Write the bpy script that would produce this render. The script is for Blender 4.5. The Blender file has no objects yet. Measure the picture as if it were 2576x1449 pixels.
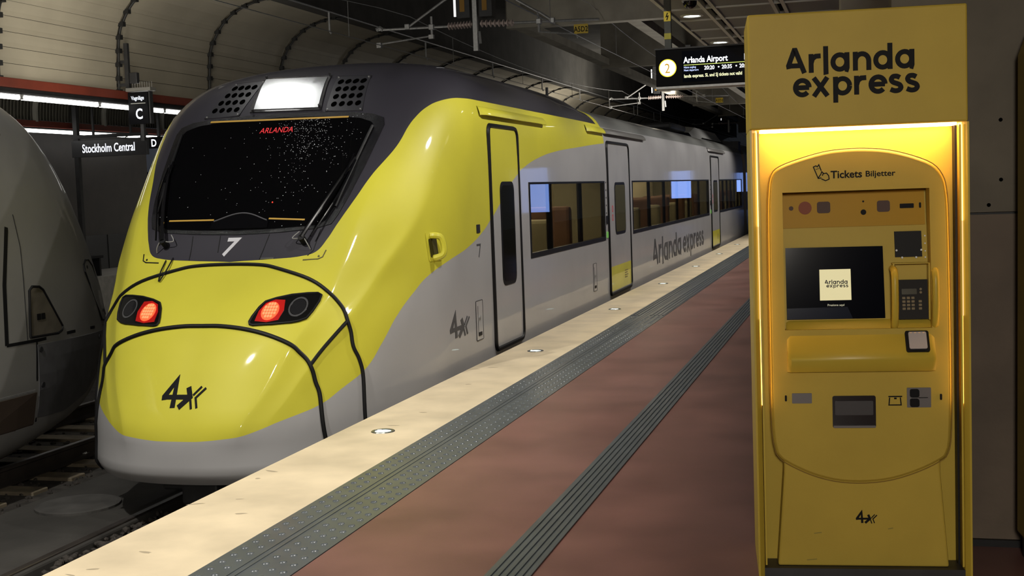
import bpy, bmesh, math, random
from mathutils import Vector, Matrix
random.seed(7)
S = bpy.context.scene
C = S.collection
PI = math.pi

# ------------------------------------------------------------------ camera
CAM_Z = 1.6
cam_d = bpy.data.cameras.new('camera'); cam = bpy.data.objects.new('camera', cam_d); C.objects.link(cam)
cam_d.sensor_width = 36.0; cam_d.lens = 3200 / 2576 * 36.0; cam_d.clip_end = 400; cam_d.clip_start = 0.05
_f = Vector((887, 278.5, -3200)).normalized()           # the track's direction, in camera axes
_u = Vector((1, 0.036, 0)).cross(_f).normalized()       # up
if _u.y < 0: _u = -_u
_r = _f.cross(_u).normalized()                          # right
cam.matrix_world = Matrix(((_r.x, _r.y, _r.z, 0), (_f.x, _f.y, _f.z, 0), (_u.x, _u.y, _u.z, CAM_Z), (0, 0, 0, 1)))
S.camera = cam

# ------------------------------------------------------------------ world, lights, exposure
wd = bpy.data.worlds.new('world'); S.world = wd; wd.use_nodes = True
wd.node_tree.nodes['Background'].inputs[0].default_value = (0.75, 0.85, 1.0, 1)
wd.node_tree.nodes['Background'].inputs[1].default_value = 0.012
S.view_settings.view_transform = 'Standard'; S.view_settings.look = 'None'
S.view_settings.exposure = 0.0; S.view_settings.gamma = 1.0; S.view_settings.use_curve_mapping = False
S.cycles.use_denoising = True
S.cycles.sample_clamp_indirect = 4.0

def lamp(name, kind, loc, power, color=(1, .95, .88), size=.2, size_y=None, aim=None, spot=None, blend=.5):
    l = bpy.data.lights.new(name, kind); l.energy = power; l.color = color
    if kind == 'AREA':
        l.size = size
        if size_y: l.shape = 'RECTANGLE'; l.size_y = size_y
    elif kind == 'SPOT':
        l.spot_size = math.radians(spot); l.spot_blend = blend; l.shadow_soft_size = size
    else: l.shadow_soft_size = size
    o = bpy.data.objects.new(name, l); C.objects.link(o); o.location = loc
    d = Vector(aim) - Vector(loc) if aim else Vector((0, 0, -1))
    o.rotation_euler = d.to_track_quat('-Z', 'Y').to_euler()
    return o
# hall lamps over the nose and the cream edge; the rest are added fills
lamp('track_light', 'AREA', (-6.2, 4.6, 6.35), 305, (1, .97, .90), .16, .16, aim=(-5.2, 9.6, .7))
lamp('track_light', 'AREA', (-6.9, 12.2, 6.0), 20, (1, .98, .95), .45, 1.2)  # unseen lamp added for the brow window to mirror
lamp('vault_fill', 'AREA', (-10.2, 16.5, 2.9), 210, (1, .94, .80), .3, 16, aim=(-12, 18, 5))  # unseen uplight added to brighten the near vault
lamp('vault_fill', 'AREA', (-7.3, 48.0, 3.3), 2000, (1, .94, .82), .4, 44, aim=(-11.6, 48, 5))  # another added uplight, for the vault farther along
lamp('deck_fill', 'AREA', (-4.6, 42.0, 3.5), 105, (1, .95, .86), .3, 36, aim=(-4.6, 42, 6.4))  # unseen, added to light the beams from below
lamp('edge_light', 'SPOT', (-2.75, 3.6, 5.4), 260, (1, .91, .76), .12, aim=(-2.95, 6.2, 0), spot=62, blend=.4)
lamp('machine_fill', 'AREA', (.5, -3.2, 2.7), 215, (1, .92, .8), .8, .8, aim=(.1, 5, .8))  # unseen fill added to brighten the ticket machine's front

# ------------------------------------------------------------------ materials
MATS = {}
def mat(name, col, rough=.5, metal=0.0, noise=0.0, nscale=8.0, bump=0.0, bscale=60.0, coat=0.0, emit=None, estr=0.0, spec=.5, stretch=None):
    if name in MATS: return MATS[name]
    m = bpy.data.materials.new(name); m.use_nodes = True; MATS[name] = m
    nt = m.node_tree; b = nt.nodes['Principled BSDF']
    b.inputs['Base Color'].default_value = (*col, 1); b.inputs['Roughness'].default_value = rough
    b.inputs['Metallic'].default_value = metal; b.inputs['Coat Weight'].default_value = coat
    b.inputs['Coat Roughness'].default_value = .06; b.inputs['Specular IOR Level'].default_value = spec
    if emit: b.inputs['Emission Color'].default_value = (*emit, 1); b.inputs['Emission Strength'].default_value = estr
    if noise or bump:
        tc = nt.nodes.new('ShaderNodeTexCoord'); src = tc.outputs['Object']
        if stretch:
            mp = nt.nodes.new('ShaderNodeMapping'); mp.inputs['Scale'].default_value = stretch
            nt.links.new(src, mp.inputs['Vector']); src = mp.outputs['Vector']
        if noise:
            n = nt.nodes.new('ShaderNodeTexNoise'); n.inputs['Scale'].default_value = nscale; n.inputs['Detail'].default_value = 6
            nt.links.new(src, n.inputs['Vector'])
            r = nt.nodes.new('ShaderNodeMapRange'); r.inputs['From Min'].default_value = .3; r.inputs['From Max'].default_value = .7
            r.inputs['To Min'].default_value = 1 - noise; r.inputs['To Max'].default_value = 1 + noise
            nt.links.new(n.outputs['Fac'], r.inputs['Value'])
            mx = nt.nodes.new('ShaderNodeMix'); mx.data_type = 'RGBA'; mx.blend_type = 'MULTIPLY'; mx.inputs['Factor'].default_value = 1
            mx.inputs['A'].default_value = (*col, 1); nt.links.new(r.outputs['Result'], mx.inputs['B'])
            nt.links.new(mx.outputs['Result'], b.inputs['Base Color'])
        if bump:
            n2 = nt.nodes.new('ShaderNodeTexNoise'); n2.inputs['Scale'].default_value = bscale; n2.inputs['Detail'].default_value = 4
            nt.links.new(src, n2.inputs['Vector'])
            bp = nt.nodes.new('ShaderNodeBump'); bp.inputs['Strength'].default_value = bump; bp.inputs['Distance'].default_value = .01
            nt.links.new(n2.outputs['Fac'], bp.inputs['Height']); nt.links.new(bp.outputs['Normal'], b.inputs['Normal'])
    return m
def emat(name, col, s): return mat(name, (.02, .02, .02), .4, emit=col, estr=s)

YEL = (.63, .585, .05)
M_black = mat('black_rubber', (.007, .007, .008), .5, spec=.25)
M_gloss = mat('black_gloss', (.004, .004, .005), .06, coat=.4)
M_ink = mat('black_print', (.006, .006, .007), .6, spec=.15)
M_steel = mat('galvanised_steel', (.42, .42, .42), .45, .6, noise=.15, nscale=20)
M_dark = mat('dark_steel', (.03, .03, .032), .5, .2, noise=.2)
M_white = mat('white_paint', (.75, .75, .74), .5)
M_insul = mat('glazed_insulator', (.55, .45, .42), .25, noise=.2, nscale=6)
M_sign = mat('sign_black', (.004, .004, .005), .4, spec=.06)

# ------------------------------------------------------------------ mesh helpers
class MB:
    "collects vertices and faces; built as one mesh object"
    def __init__(s, off=(0, 0, 0)): s.v = []; s.f = []; s.o = Vector(off)
    def add(s, vs, fs):
        n = len(s.v); s.v += [tuple(Vector(p) - s.o) for p in vs]; s.f += [tuple(i + n for i in f) for f in fs]; return s
    def box(s, x0, x1, y0, y1, z0, z1):
        return s.add([(x0, y0, z0), (x1, y0, z0), (x1, y1, z0), (x0, y1, z0), (x0, y0, z1), (x1, y0, z1), (x1, y1, z1), (x0, y1, z1)],
                     [(3, 2, 1, 0), (4, 5, 6, 7), (0, 1, 5, 4), (1, 2, 6, 5), (2, 3, 7, 6), (3, 0, 4, 7)])
    def tube(s, pts, r, n=8, cap=True):
        pts = [Vector(p) for p in pts]; k = len(pts); rr = r if isinstance(r, (list, tuple)) else [r] * k
        vs = []; ref = None
        for i, p in enumerate(pts):
            t = (pts[min(i + 1, k - 1)] - pts[max(i - 1, 0)]).normalized()
            if ref is None: ref = Vector((0, 0, 1)) if abs(t.z) < .9 else Vector((1, 0, 0))
            a = t.cross(ref).normalized(); b = a.cross(t).normalized(); ref = b
            vs += [p + (a * math.cos(2 * PI * j / n) + b * math.sin(2 * PI * j / n)) * rr[i] for j in range(n)]
        fs = [(i * n + j, i * n + (j + 1) % n, (i + 1) * n + (j + 1) % n, (i + 1) * n + j) for i in range(k - 1) for j in range(n)]
        if cap: fs += [tuple(range(n - 1, -1, -1)), tuple((k - 1) * n + j for j in range(n))]
        return s.add(vs, fs)
    def cyl(s, p0, p1, r, n=16): return s.tube([p0, p1], r, n)
    def grid(s, rows, flip=False):
        "rows of equal length -> quad sheet"
        w = len(rows[0]); vs = [p for r in rows for p in r]; fs = []
        for i in range(len(rows) - 1):
            for j in range(w - 1):
                q = (i * w + j, i * w + j + 1, (i + 1) * w + j + 1, (i + 1) * w + j); fs.append(q[::-1] if flip else q)
        return s.add(vs, fs)
    def dome(s, c, r, h, n=8, k=3):
        vs = []; fs = []
        for i in range(k):
            t = PI / 2 * i / k
            vs += [(c[0] + r * math.cos(t) * math.cos(2 * PI * j / n), c[1] + r * math.cos(t) * math.sin(2 * PI * j / n), c[2] + h * math.sin(t)) for j in range(n)]
        vs.append((c[0], c[1], c[2] + h))
        for i in range(k - 1): fs += [(i * n + j, i * n + (j + 1) % n, (i + 1) * n + (j + 1) % n, (i + 1) * n + j) for j in range(n)]
        fs += [((k - 1) * n + j, (k - 1) * n + (j + 1) % n, k * n) for j in range(n)]
        return s.add(vs, fs)
    def plate(s, outer, mapf, d0, d1, holes=(), step=None):
        "flat outline (with holes) pushed through mapf(u, v, d), with thickness d0..d1 (d grows outward)"
        bm = bmesh.new(); 
        for loop in [outer] + list(holes):
            vv = [bm.verts.new((p[0], p[1], 0)) for p in loop]
            for i in range(len(vv)): bm.edges.new((vv[i], vv[(i + 1) % len(vv)]))
        bmesh.ops.triangle_fill(bm, use_beauty=True, use_dissolve=False, edges=bm.edges[:])
        if step:
            us = [p[0] for p in outer]; vs_ = [p[1] for p in outer]
            for ax, lo, hi in ((0, min(us), max(us)), (1, min(vs_), max(vs_))):
                n = max(1, int(math.ceil((hi - lo) / step)))
                for i in range(1, n):
                    co = [0, 0, 0]; no = [0, 0, 0]; co[ax] = lo + (hi - lo) * i / n; no[ax] = 1
                    bmesh.ops.bisect_plane(bm, geom=bm.verts[:] + bm.edges[:] + bm.faces[:], plane_co=co, plane_no=no)
        for f in bm.faces:
            if f.normal.z < 0: f.normal_flip()
        bm.verts.index_update()
        n = len(bm.verts); uv = [(v.co.x, v.co.y) for v in bm.verts]
        vs = [mapf(u, v, d1) for u, v in uv] + [mapf(u, v, d0) for u, v in uv]
        fs = [tuple(v.index for v in f.verts) for f in bm.faces]
        back = [tuple(i + n for i in f[::-1]) for f in fs]; side = []
        for f in bm.faces:
            for l in f.loops:
                if len(l.edge.link_faces) == 1:
                    a, b = l.vert.index, l.link_loop_next.vert.index; side.append((a, a + n, b + n, b))
        bm.free()
        return s.add(vs, fs + back + side)
    def build(s, name, m, parent=None, smooth=False, bevel=0, angle=35):
        me = bpy.data.meshes.new(name); me.from_pydata(s.v, [], s.f); me.validate()
        me.materials.append(m)
        if smooth:
            me.polygons.foreach_set('use_smooth', [True] * len(me.polygons))
            me.set_sharp_from_angle(angle=math.radians(angle))
        me.update()
        o = bpy.data.objects.new(name, me); C.objects.link(o)
        if parent is not None: o.parent = parent
        if bevel:
            b = o.modifiers.new('bevel', 'BEVEL'); b.width = bevel; b.segments = 2; b.limit_method = 'ANGLE'; b.angle_limit = math.radians(40)
        return o
def thing(name, label, cat, loc=(0, 0, 0), rz=0, group=None):
    o = bpy.data.objects.new(name, None); C.objects.link(o); o.location = loc; o.rotation_euler = (0, 0, rz)
    o.empty_display_size = .2
    return tag(o, label, cat, group)
def tag(o, label, cat, group=None):
    o['label'] = label; o['category'] = cat
    if group: o['group'] = group
    return o
def struct(o): o['kind'] = 'structure'; return o
def stuff(o): o['kind'] = 'stuff'; return o
def copy_of(o, parent):
    c = o.copy(); C.objects.link(c); c.parent = parent; return c
def dup(root, loc, label=None):
    r = root.copy(); C.objects.link(r); r.location = loc
    if label: r['label'] = label
    for ch in list(root.children):
        c = copy_of(ch, r)
        for g in list(ch.children): copy_of(g, c)
    return r
def rrect(x0, x1, y0, y1, r, n=5):
    p = []
    for cx, cy, a in ((x1 - r, y1 - r, 0), (x0 + r, y1 - r, 90), (x0 + r, y0 + r, 180), (x1 - r, y0 + r, 270)):
        p += [(cx + r * math.cos(math.radians(a + 90 * i / n)), cy + r * math.sin(math.radians(a + 90 * i / n))) for i in range(n + 1)]
    return p
def circle(cx, cy, r, n=20): return [(cx + r * math.cos(2 * PI * i / n), cy + r * math.sin(2 * PI * i / n)) for i in range(n)]
def spline(pts, k=6):
    pts = [Vector(p) for p in pts]; out = []
    for i in range(len(pts) - 1):
        p0 = pts[max(i - 1, 0)]; p1 = pts[i]; p2 = pts[i + 1]; p3 = pts[min(i + 2, len(pts) - 1)]
        for j in range(k):
            t = j / k
            out.append(.5 * ((2 * p1) + (p2 - p0) * t + (2 * p0 - 5 * p1 + 4 * p2 - p3) * t * t + (3 * p1 - p0 - 3 * p2 + p3) * t ** 3))
    return out + [pts[-1]]

# ------------------------------------------------------------------ lettering
def ribbon(mb, pts, w, mapf, d0, d1):
    "a stroke of constant width along 2-D points, mitred, as a thin solid"
    n = len(pts); L = []; R = []
    for i in range(n):
        a = Vector(pts[max(i - 1, 0)]); b = Vector(pts[i]); c = Vector(pts[min(i + 1, n - 1)])
        t1 = (b - a); t2 = (c - b)
        if t1.length < 1e-9: t1 = t2
        if t2.length < 1e-9: t2 = t1
        t1 = t1.normalized(); t2 = t2.normalized()
        n1 = Vector((-t1.y, t1.x)); n2 = Vector((-t2.y, t2.x)); m = n1 + n2
        m = n1 if m.length < 1e-6 else m.normalized()
        k = w / 2 / max(.45, m.dot(n1))
        L.append(b + m * k); R.append(b - m * k)
    vs = [mapf(p.x, p.y, d1) for p in L] + [mapf(p.x, p.y, d1) for p in R] + [mapf(p.x, p.y, d0) for p in L] + [mapf(p.x, p.y, d0) for p in R]
    fs = []
    for i in range(n - 1):
        fs += [(n + i, n + i + 1, i + 1, i), (i, i + 1, 2 * n + i + 1, 2 * n + i), (3 * n + i, 3 * n + i + 1, n + i + 1, n + i)]
    fs += [(0, 2 * n, 3 * n, n), (n - 1, 2 * n - 1, 4 * n - 1, 3 * n - 1)]
    mb.add(vs, fs)
def arc(cx, cy, rx, ry, a0, a1, n=16):
    return [(cx + rx * math.cos(math.radians(a0 + (a1 - a0) * i / n)), cy + ry * math.sin(math.radians(a0 + (a1 - a0) * i / n))) for i in range(n + 1)]
RING = lambda cx: arc(cx, .5, .385, .385, 0, 360, 24)
GLYPH = {
 'A': ([[(.12, .26), (.09, .42), (.42, 1.24), (.48, 1.24), (.98, 0)], [(.10, .41), (.72, .41)]], 1.24),
 'r': ([[(.12, 0), (.12, 1)], [(.12, .5), (.20, .74), (.38, .87), (.66, .88)]], .80),
 'l': ([[(.14, 1.38), (.14, 0), (.26, .02)]], .42),
 'a': ([RING(.5), [(.90, 1), (.90, .08), (1.0, .05)]], 1.24),
 'n': ([[(.12, 0), (.12, 1)], [(.12, .5)] + arc(.49, .5, .37, .38, 160, 0, 12) + [(.86, 0)]], 1.13),
 'd': ([RING(.5), [(.90, 1.38), (.90, 0)]], 1.20),
 'e': ([arc(.5, .5, .385, .385, 0, 318, 22), [(.14, .5), (.88, .5)]], 1.04),
 'x': ([[(.10, 1), (.86, 0)], [(.86, 1), (.10, 0)]], 1.18),
 'p': ([RING(.52), [(.13, 1), (.13, -.38)]], 1.17),
 's': ([[(p.x, p.y) for p in spline([(.66, .80, 0), (.48, .88, 0), (.28, .86, 0), (.19, .72, 0), (.27, .58, 0), (.46, .50, 0), (.64, .42, 0), (.71, .27, 0), (.60, .14, 0), (.38, .11, 0), (.14, .20, 0)], 3)]], .89)}
def word(mb, text, x, y, h, mapf, d0, d1, w=.235, squeeze=1.0):
    for ch in text:
        if ch == ' ': x += .45 * h * squeeze; continue
        st, adv = GLYPH[ch]
        for q, p in enumerate(st): ribbon(mb, [(x + a * h * squeeze, y + b * h) for a, b in p], w * h, mapf, d0, d1 + q * .0003)
        x += adv * h * squeeze
    return x
def emblem(mb, x, y, h, mapf, d0, d1):
    "the operator's 4-and-arrow mark; (x, y) lower left corner, h its height"
    k = h / 250.0
    lift = iter(range(9))
    def g(pts, w): ribbon(mb, [(x + (px - 565) * k, y + (1178 - py) * k) for px, py in pts], w * k, mapf, d0, d1 + next(lift) * .0003)
    g([(588, 1112), (584, 1082), (676, 946), (690, 1178)], 50)
    g([(600, 1088), (850, 1085)], 40)
    g([(812, 1002), (848, 1085), (748, 1176)], 48)
    g([(945, 996), (875, 1071)], 19); g([(857, 1110), (884, 1186)], 21)
    g([(990, 1008), (906, 1092), (938, 1178)], 20)
_fontcache = {}
def text(mb, body, x, y, h, mapf, d0=0, d1=.002, bold=0.0, align='LEFT', xs=1.0):
    "built-in font lettering; h = height of a capital"
    cu = bpy.data.curves.new('t', 'FONT'); cu.body = body; cu.size = 1.0; cu.offset = bold; cu.resolution_u = 3
    cu.align_x = align
    o = bpy.data.objects.new('t', cu); C.objects.link(o)
    bpy.context.view_layer.update()
    me = bpy.data.meshes.new_from_object(o.evaluated_get(bpy.context.evaluated_depsgraph_get()))
    bpy.data.objects.remove(o); bpy.data.curves.remove(cu)
    k = h / .73
    vs = [mapf(x + v.co.x * k * xs, y + v.co.y * k, d1) for v in me.vertices]
    mb.add(vs, [tuple(p.vertices) for p in me.polygons]); bpy.data.meshes.remove(me)

# ================================================================== THE HALL
# ---- platform we stand on
M_red = mat('red_paving', (.185, .088, .074), .40, noise=.22, nscale=1.6, bump=.05, bscale=160)
M_cream = mat('cream_edge', (.70, .585, .40), .5, noise=.16, nscale=2.2, bump=.05, bscale=90)
M_tact = mat('grey_tactile', (.085, .097, .104), .30, noise=.12, nscale=5)
M_conc = mat('concrete', (.20, .19, .175), .8, noise=.3, nscale=2, bump=.2, bscale=30)
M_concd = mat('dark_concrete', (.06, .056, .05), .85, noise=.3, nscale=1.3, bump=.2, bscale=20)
floor = struct(MB().box(-2.37, 7, -8, 110, -.3, 0).build('floor', M_red))
MB().box(-3.48, -2.82, -8, 110, -.16, .0).build('edge_strip', M_cream, floor, bevel=.006)
MB().box(-2.817, -2.373, -8, 110, -.2, .003).build('tactile_strip', M_tact, floor)
mb = MB()
for x in (-2.772, -2.706, -2.560, -2.492, -2.425):
    for i in range(100):
        mb.dome((x, 4.55 + i * .108 + (.03 if x in (-2.706, -2.492) else 0), .003), .019, .007, 8, 2)
stuff(mb.build('tactile_domes', M_tact, floor, smooth=True))
mb = MB()
for x in (-2.648, -2.612): mb.box(x - .004, x + .004, 4, 110, .003, .006)
for x in (-2.79, -2.75, -2.70, -2.55, -2.50, -2.45, -2.40): mb.box(x - .011, x + .011, 15.4, 110, .003, .009)
mb.build('tactile_rib', M_tact, floor)
MB().box(-1.553, -1.357, -8, 110, -.1, .002).build('guide_strip', M_tact, floor)
for i in range(6):
    x = -1.538 + i * .0332; MB().box(x, x + .018, -8, 110, .002, .0075).build('guide_rib', M_tact, floor, bevel=.002)
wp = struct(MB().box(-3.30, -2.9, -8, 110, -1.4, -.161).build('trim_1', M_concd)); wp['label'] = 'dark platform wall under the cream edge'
rnd = random.Random(11)
M_scuff = mat('scuff_grey', (.40, .33, .22), .7)
for k in range(13):
    x = rnd.uniform(-3.44, -2.86); y = rnd.uniform(4.6, 11); w = rnd.uniform(.012, .05); h = rnd.uniform(.006, .016); a = rnd.uniform(-.5, .5)
    q = [(w * math.cos(t) * (1 + .3 * math.sin(3 * t + k)), h * math.sin(t)) for t in [2 * PI * i / 9 for i in range(9)]]
    MB().add([(x + px * math.cos(a) - py * math.sin(a), y + px * math.sin(a) + py * math.cos(a), .0006) for px, py in q], [tuple(range(9))]).build('scuff_mark', M_scuff, floor)
# recessed marker lights in the cream edge
M_bez = mat('bezel_steel', (.25, .26, .25), .3, .8)
M_mark = emat('marker_lens', (.82, 1.0, .90), 3.2)
mk_lab = ['largest and nearest round marker light in the cream platform edge', 'second marker light from the camera in the cream edge', 'third marker light from the camera in the cream edge',
          'fourth marker light from the camera in the cream edge', 'fifth marker light along the cream platform edge', 'sixth marker light along the cream platform edge', 'seventh marker light far down the cream edge',
          'eighth marker light, a dot far down the cream edge', 'ninth marker light, the farthest dot on the cream edge']
mk = None
for i, lb in enumerate(mk_lab):
    y = 7.97 + 4.16 * i
    if mk is None:
        mk = thing('marker_light', lb, 'light', (-3.17, y, 0), group='recessed lights along the platform edge')
        b = MB(); n = 24
        for k in range(n):
            a0, a1 = 2 * PI * k / n, 2 * PI * (k + 1) / n
            r = [(.082, .0005), (.078, .006), (.062, .006), (.056, .001)]
            b.grid([[(q * math.cos(a), q * math.sin(a), z) for a in (a0, a1)] for q, z in r], flip=False)
        b.build('bezel', M_bez, mk, smooth=True)
        MB().dome((0, 0, .0008), .058, .003, 20, 3).build('lens', M_mark, mk, smooth=True)
    else: dup(mk, (-3.17, y, 0), lb)

# ---- track bed
ground = struct(MB().box(-16.2, -3.3, -8, 110, -1.5, -1.17).box(-5.72, -3.3, -8, 110, -1.2, -1.035).build('ground', mat('ballast_bed', (.05, .044, .038), .9, noise=.45, nscale=9, bump=.8, bscale=30)))
sl = struct(MB().box(-7.15, -5.83, -8, 110, -1.3, -1.0).build('trim_2', mat('track_slab', (.042, .039, .035), .75, noise=.35, nscale=1.7, bump=.2, bscale=25), bevel=.02))
sl['label'] = 'concrete slab between the rails and the next track'
mb = MB(); ico = [(0, 0, 1)] + [(.894 * math.cos(2 * PI * i / 5), .894 * math.sin(2 * PI * i / 5), .447) for i in range(5)] + [(.894 * math.cos(2 * PI * (i + .5) / 5), .894 * math.sin(2 * PI * (i + .5) / 5), -.447) for i in range(5)]
icf = [(0, 1 + i, 1 + (i + 1) % 5) for i in range(5)] + [(1 + i, 6 + i, 1 + (i + 1) % 5) for i in range(5)] + [(6 + i, 6 + (i + 1) % 5, 1 + (i + 1) % 5) for i in range(5)]
for k in range(5200):
    if k < 3200: x = random.uniform(-5.82, -3.4); y = random.uniform(4.5, 9.5)
    else: x = random.uniform(-10.6, -7.2); y = random.uniform(8.5, 17)
    r = random.uniform(.014, .034); a = random.random() * 6.3; sx, sy, sz = (random.uniform(.7, 1.3) for _ in range(3))
    mb.add([(x + r * (px * sx * math.cos(a) - py * sy * math.sin(a)), y + r * (px * sx * math.sin(a) + py * sy * math.cos(a)), (-1.03 if x > -6 else -1.165) + r * pz * sz * .8) for px, py, pz in ico], icf)
bal = stuff(mb.build('ballast', mat('ballast_stone', (.038, .032, .027), .85, noise=.5, nscale=14)))
tag(bal, 'loose dark ballast stones between the rails', 'gravel')
M_rail = mat('rail_steel', (.11, .095, .085), .35, .7, noise=.2, nscale=4)
M_sleep = mat('sleeper_concrete', (.19, .155, .105), .8, noise=.3, nscale=6, bump=.2)
def rail_mb(x):
    prof = [(-.07, -1.14), (.07, -1.14), (.07, -1.125), (.012, -1.10), (.012, -1.0), (.036, -.985), (.036, -.955), (.028, -.95), (-.028, -.95), (-.036, -.955), (-.036, -.985), (-.012, -1.0), (-.012, -1.10), (-.07, -1.125)]
    if x > -6.5: prof = [(p, z - .035) for p, z in prof]
    n = len(prof); b = MB()
    b.add([(x + p, -8, z) for p, z in prof] + [(x + p, 110, z) for p, z in prof], [(i, (i + 1) % n, n + (i + 1) % n, n + i) for i in range(n)])
    return b
for cx, lb in ((-5.15, 'railway track under the yellow train'), (-9.0, 'railway track under the grey train on the left')):
    t = thing('railway_track', lb, 'track', (0, 0, 0))
    for s in (-1, 1): rail_mb(cx + s * .75).build('rail', M_rail, t)
    proto = None
    for i in range(60 if cx < -6 else 12):
        y = (8.0 if cx < -6 else 4.2) + i * .62
        if proto is None:
            proto = MB().box(cx - 1.25, cx + 1.25, y - .12, y + .12, -1.3, -1.135).build('sleeper', M_sleep, t, bevel=.01); yy = y
        else:
            c = copy_of(proto, t); c.location = (0, y - yy, 0)
mh = thing('manhole_cover', 'round concrete cover lying on the slab in front of the yellow train', 'cover', (-6.62, 9.45, -1.0))
MB().tube([(0, 0, 0), (0, 0, .02), (0, 0, .026)], [.36, .36, .33], 28).build('lid', mat('lid_concrete', (.065, .062, .058), .7, noise=.3, nscale=4), mh)
# crumpled litter between the rails of the next track
pp = mat('paper', (.8, .8, .78), .7)
for i, (x, y, lb) in enumerate(((-8.52, 11.55, 'larger scrap of crumpled white paper lying between the rails'), (-8.3, 11.95, 'smaller white paper scrap lying beside the larger one'))):
    b = MB(); n = 7; w = .16 if i == 0 else .09; rnd = random.Random(i + 3)
    b.grid([[(x + (u / n - .5) * w * 1.6, y + (v / n - .5) * w * 1.2, -1.125 + rnd.uniform(.0, .05)) for u in range(n + 1)] for v in range(n + 1)])
    tag(b.build('paper_scrap', pp), lb, 'litter', 'paper scraps on the track')

# ---- vaulted wall over the far track
M_panel = mat('vault_panel', (.40, .36, .28), .55, noise=.10, nscale=1.1)
M_rib = mat('vault_rib', (.012, .012, .012), .6)
M_redbeam = mat('red_beam', (.16, .028, .014), .55, noise=.2, nscale=2)
prof = spline([(-12.08, 3.50), (-12.07, 3.80), (-12.05, 4.10), (-12.02, 4.40), (-11.92, 4.68), (-11.74, 4.94), (-11.48, 5.15), (-11.16, 5.29), (-10.84, 5.36), (-10.5, 5.38)], 4)
wl = struct(MB().grid([[(p[0] - .06, y, p[1] + (.05 if p[1] > 4.4 else 0)) for p in prof] for y in (-4, 110)]).build('wall_left', M_rib))
rows = [prof[i * 3: i * 3 + 4] for i in range(12)]
BAY = 3.09; Y0 = 9.78
for r_ in rows:
    base = None
    for k in range(26):
        if base is None:
            b = MB(); a = [(p[0], p[1]) for p in r_]
            d = Vector(a[-1]) - Vector(a[0]); nrm = Vector((d.y, -d.x)).normalized()
            g = d.normalized() * .003
            a[0] = tuple(Vector(a[0]) + g + nrm * .008); a[-1] = tuple(Vector(a[-1]) - g - nrm * .004)
            f = [[(p[0], y, p[1]) for p in a] for y in (.02, BAY - .02)]
            bk = [[(p[0] - nrm.x * .02, y, p[1] - nrm.y * .02) for p in a] for y in (.02, BAY - .02)]
            b.grid(f, flip=True); b.grid(bk)
            b.add([f[0][0], f[1][0], bk[1][0], bk[0][0]], [(0, 1, 2, 3)]); b.add([f[0][-1], f[1][-1], bk[1][-1], bk[0][-1]], [(3, 2, 1, 0)])
            base = b.build('vault_panel', M_panel, wl); base.location = (0, Y0, 0)
        else:
            c = copy_of(base, wl); c.location = (0, Y0 + k * BAY, 0)
b = MB(); b.tube([(p[0] + .03, 0, p[1] - (.03 if p[1] > 4.6 else 0)) for p in prof], .022, 6)
for i in range(0, len(prof), 3):
    p = prof[i]; b.box(p[0] - .02, p[0] + .075, -.045, .045, p[1] - .055, p[1] + .02)
rb = b.build('vault_rib', M_rib, wl); rb.location = (0, Y0, 0)
for k in range(1, 27):
    c = copy_of(rb, wl); c.location = (0, Y0 + k * BAY, 0)
MB().box(-12.2, -12.0, -4, 110, 3.36, 3.50).build('red_beam', M_redbeam, wl, bevel=.01)
MB().box(-12.35, -12.06, -4, 110, 3.26, 3.36).build('light_trough', M_dark, wl)
# deck above
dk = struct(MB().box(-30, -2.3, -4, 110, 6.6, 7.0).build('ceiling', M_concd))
M_beam = mat('beam_paint', (.30, .275, .225), .7, noise=.2, nscale=2)
for k in range(8):
    y = 25.7 + k * 9.9
    MB().box(-7.1, -2.2, y, y + .32, 4.93, 6.6).build('cross_beam', M_beam, dk)
for x in (-7.0, -4.57):
    MB().box(x - .14, x + .14, 25.9, 110, 5.0, 5.18).build('girder', M_beam, dk)
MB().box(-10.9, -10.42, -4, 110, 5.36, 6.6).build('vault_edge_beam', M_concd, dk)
MB().cyl((-10.40, -4, 5.33), (-10.40, 110, 5.33), .02, 8).build('conduit', M_steel, dk)
# little hangers on the vault edge
hg = None
for i in range(8):
    y = 24.2 + i * 5.9
    lb = ['nearest', 'second', 'third', 'fourth', 'fifth', 'sixth', 'seventh', 'eighth'][i] + ' thin steel hanger rod along the vault edge, counted from the camera'
    b = MB().tube([(-10.40, y, 5.32), (-10.40, y, 4.95), (-10.36, y, 4.88)], .022, 6)
    tag(b.build('hanger_rod', M_steel), lb, 'hanger', 'hanger rods on the vault edge')

# ---- fluorescent strips
M_tube = emat('fluorescent', (1, .98, .93), 9.0)
def strip(x, z, ys, names, grp):
    first = None
    for y, lb in zip(ys, names):
        if first is None:
            first = thing('strip_light', lb, 'light', (x, y, z), group=grp)
            MB().box(-.05, .02, .0, 1.99, .045, .075).build('housing', M_dark, first)
            MB().cyl((0, .03, 0), (0, 1.95, 0), .036, 10).build('tube', M_tube, first, smooth=True)
            for e in (.0, 1.95): MB().box(-.03, .03, e, e + .04, -.03, .045).build('end_cap', M_steel, first)
        else: dup(first, (x, y, z), lb)
od = ['first', 'second', 'third', 'fourth', 'fifth', 'sixth', 'seventh', 'eighth', 'ninth', 'tenth', 'eleventh', 'twelfth', 'thirteenth', 'fourteenth', 'fifteenth', 'sixteenth']
strip(-12.0, 3.22, [14.35 + 2.0 * i for i in range(5)], [f'{od[i]} fluorescent tube from the left in the upper bright row under the red beam' for i in range(5)], 'upper row of fluorescent tubes')
strip(-17.0, 3.22, [21.0 + 2.02 * i for i in range(5)], [f'{od[i]} fluorescent tube from the left in the lower bright row behind the signs' for i in range(5)], 'lower row of fluorescent tubes')
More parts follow.
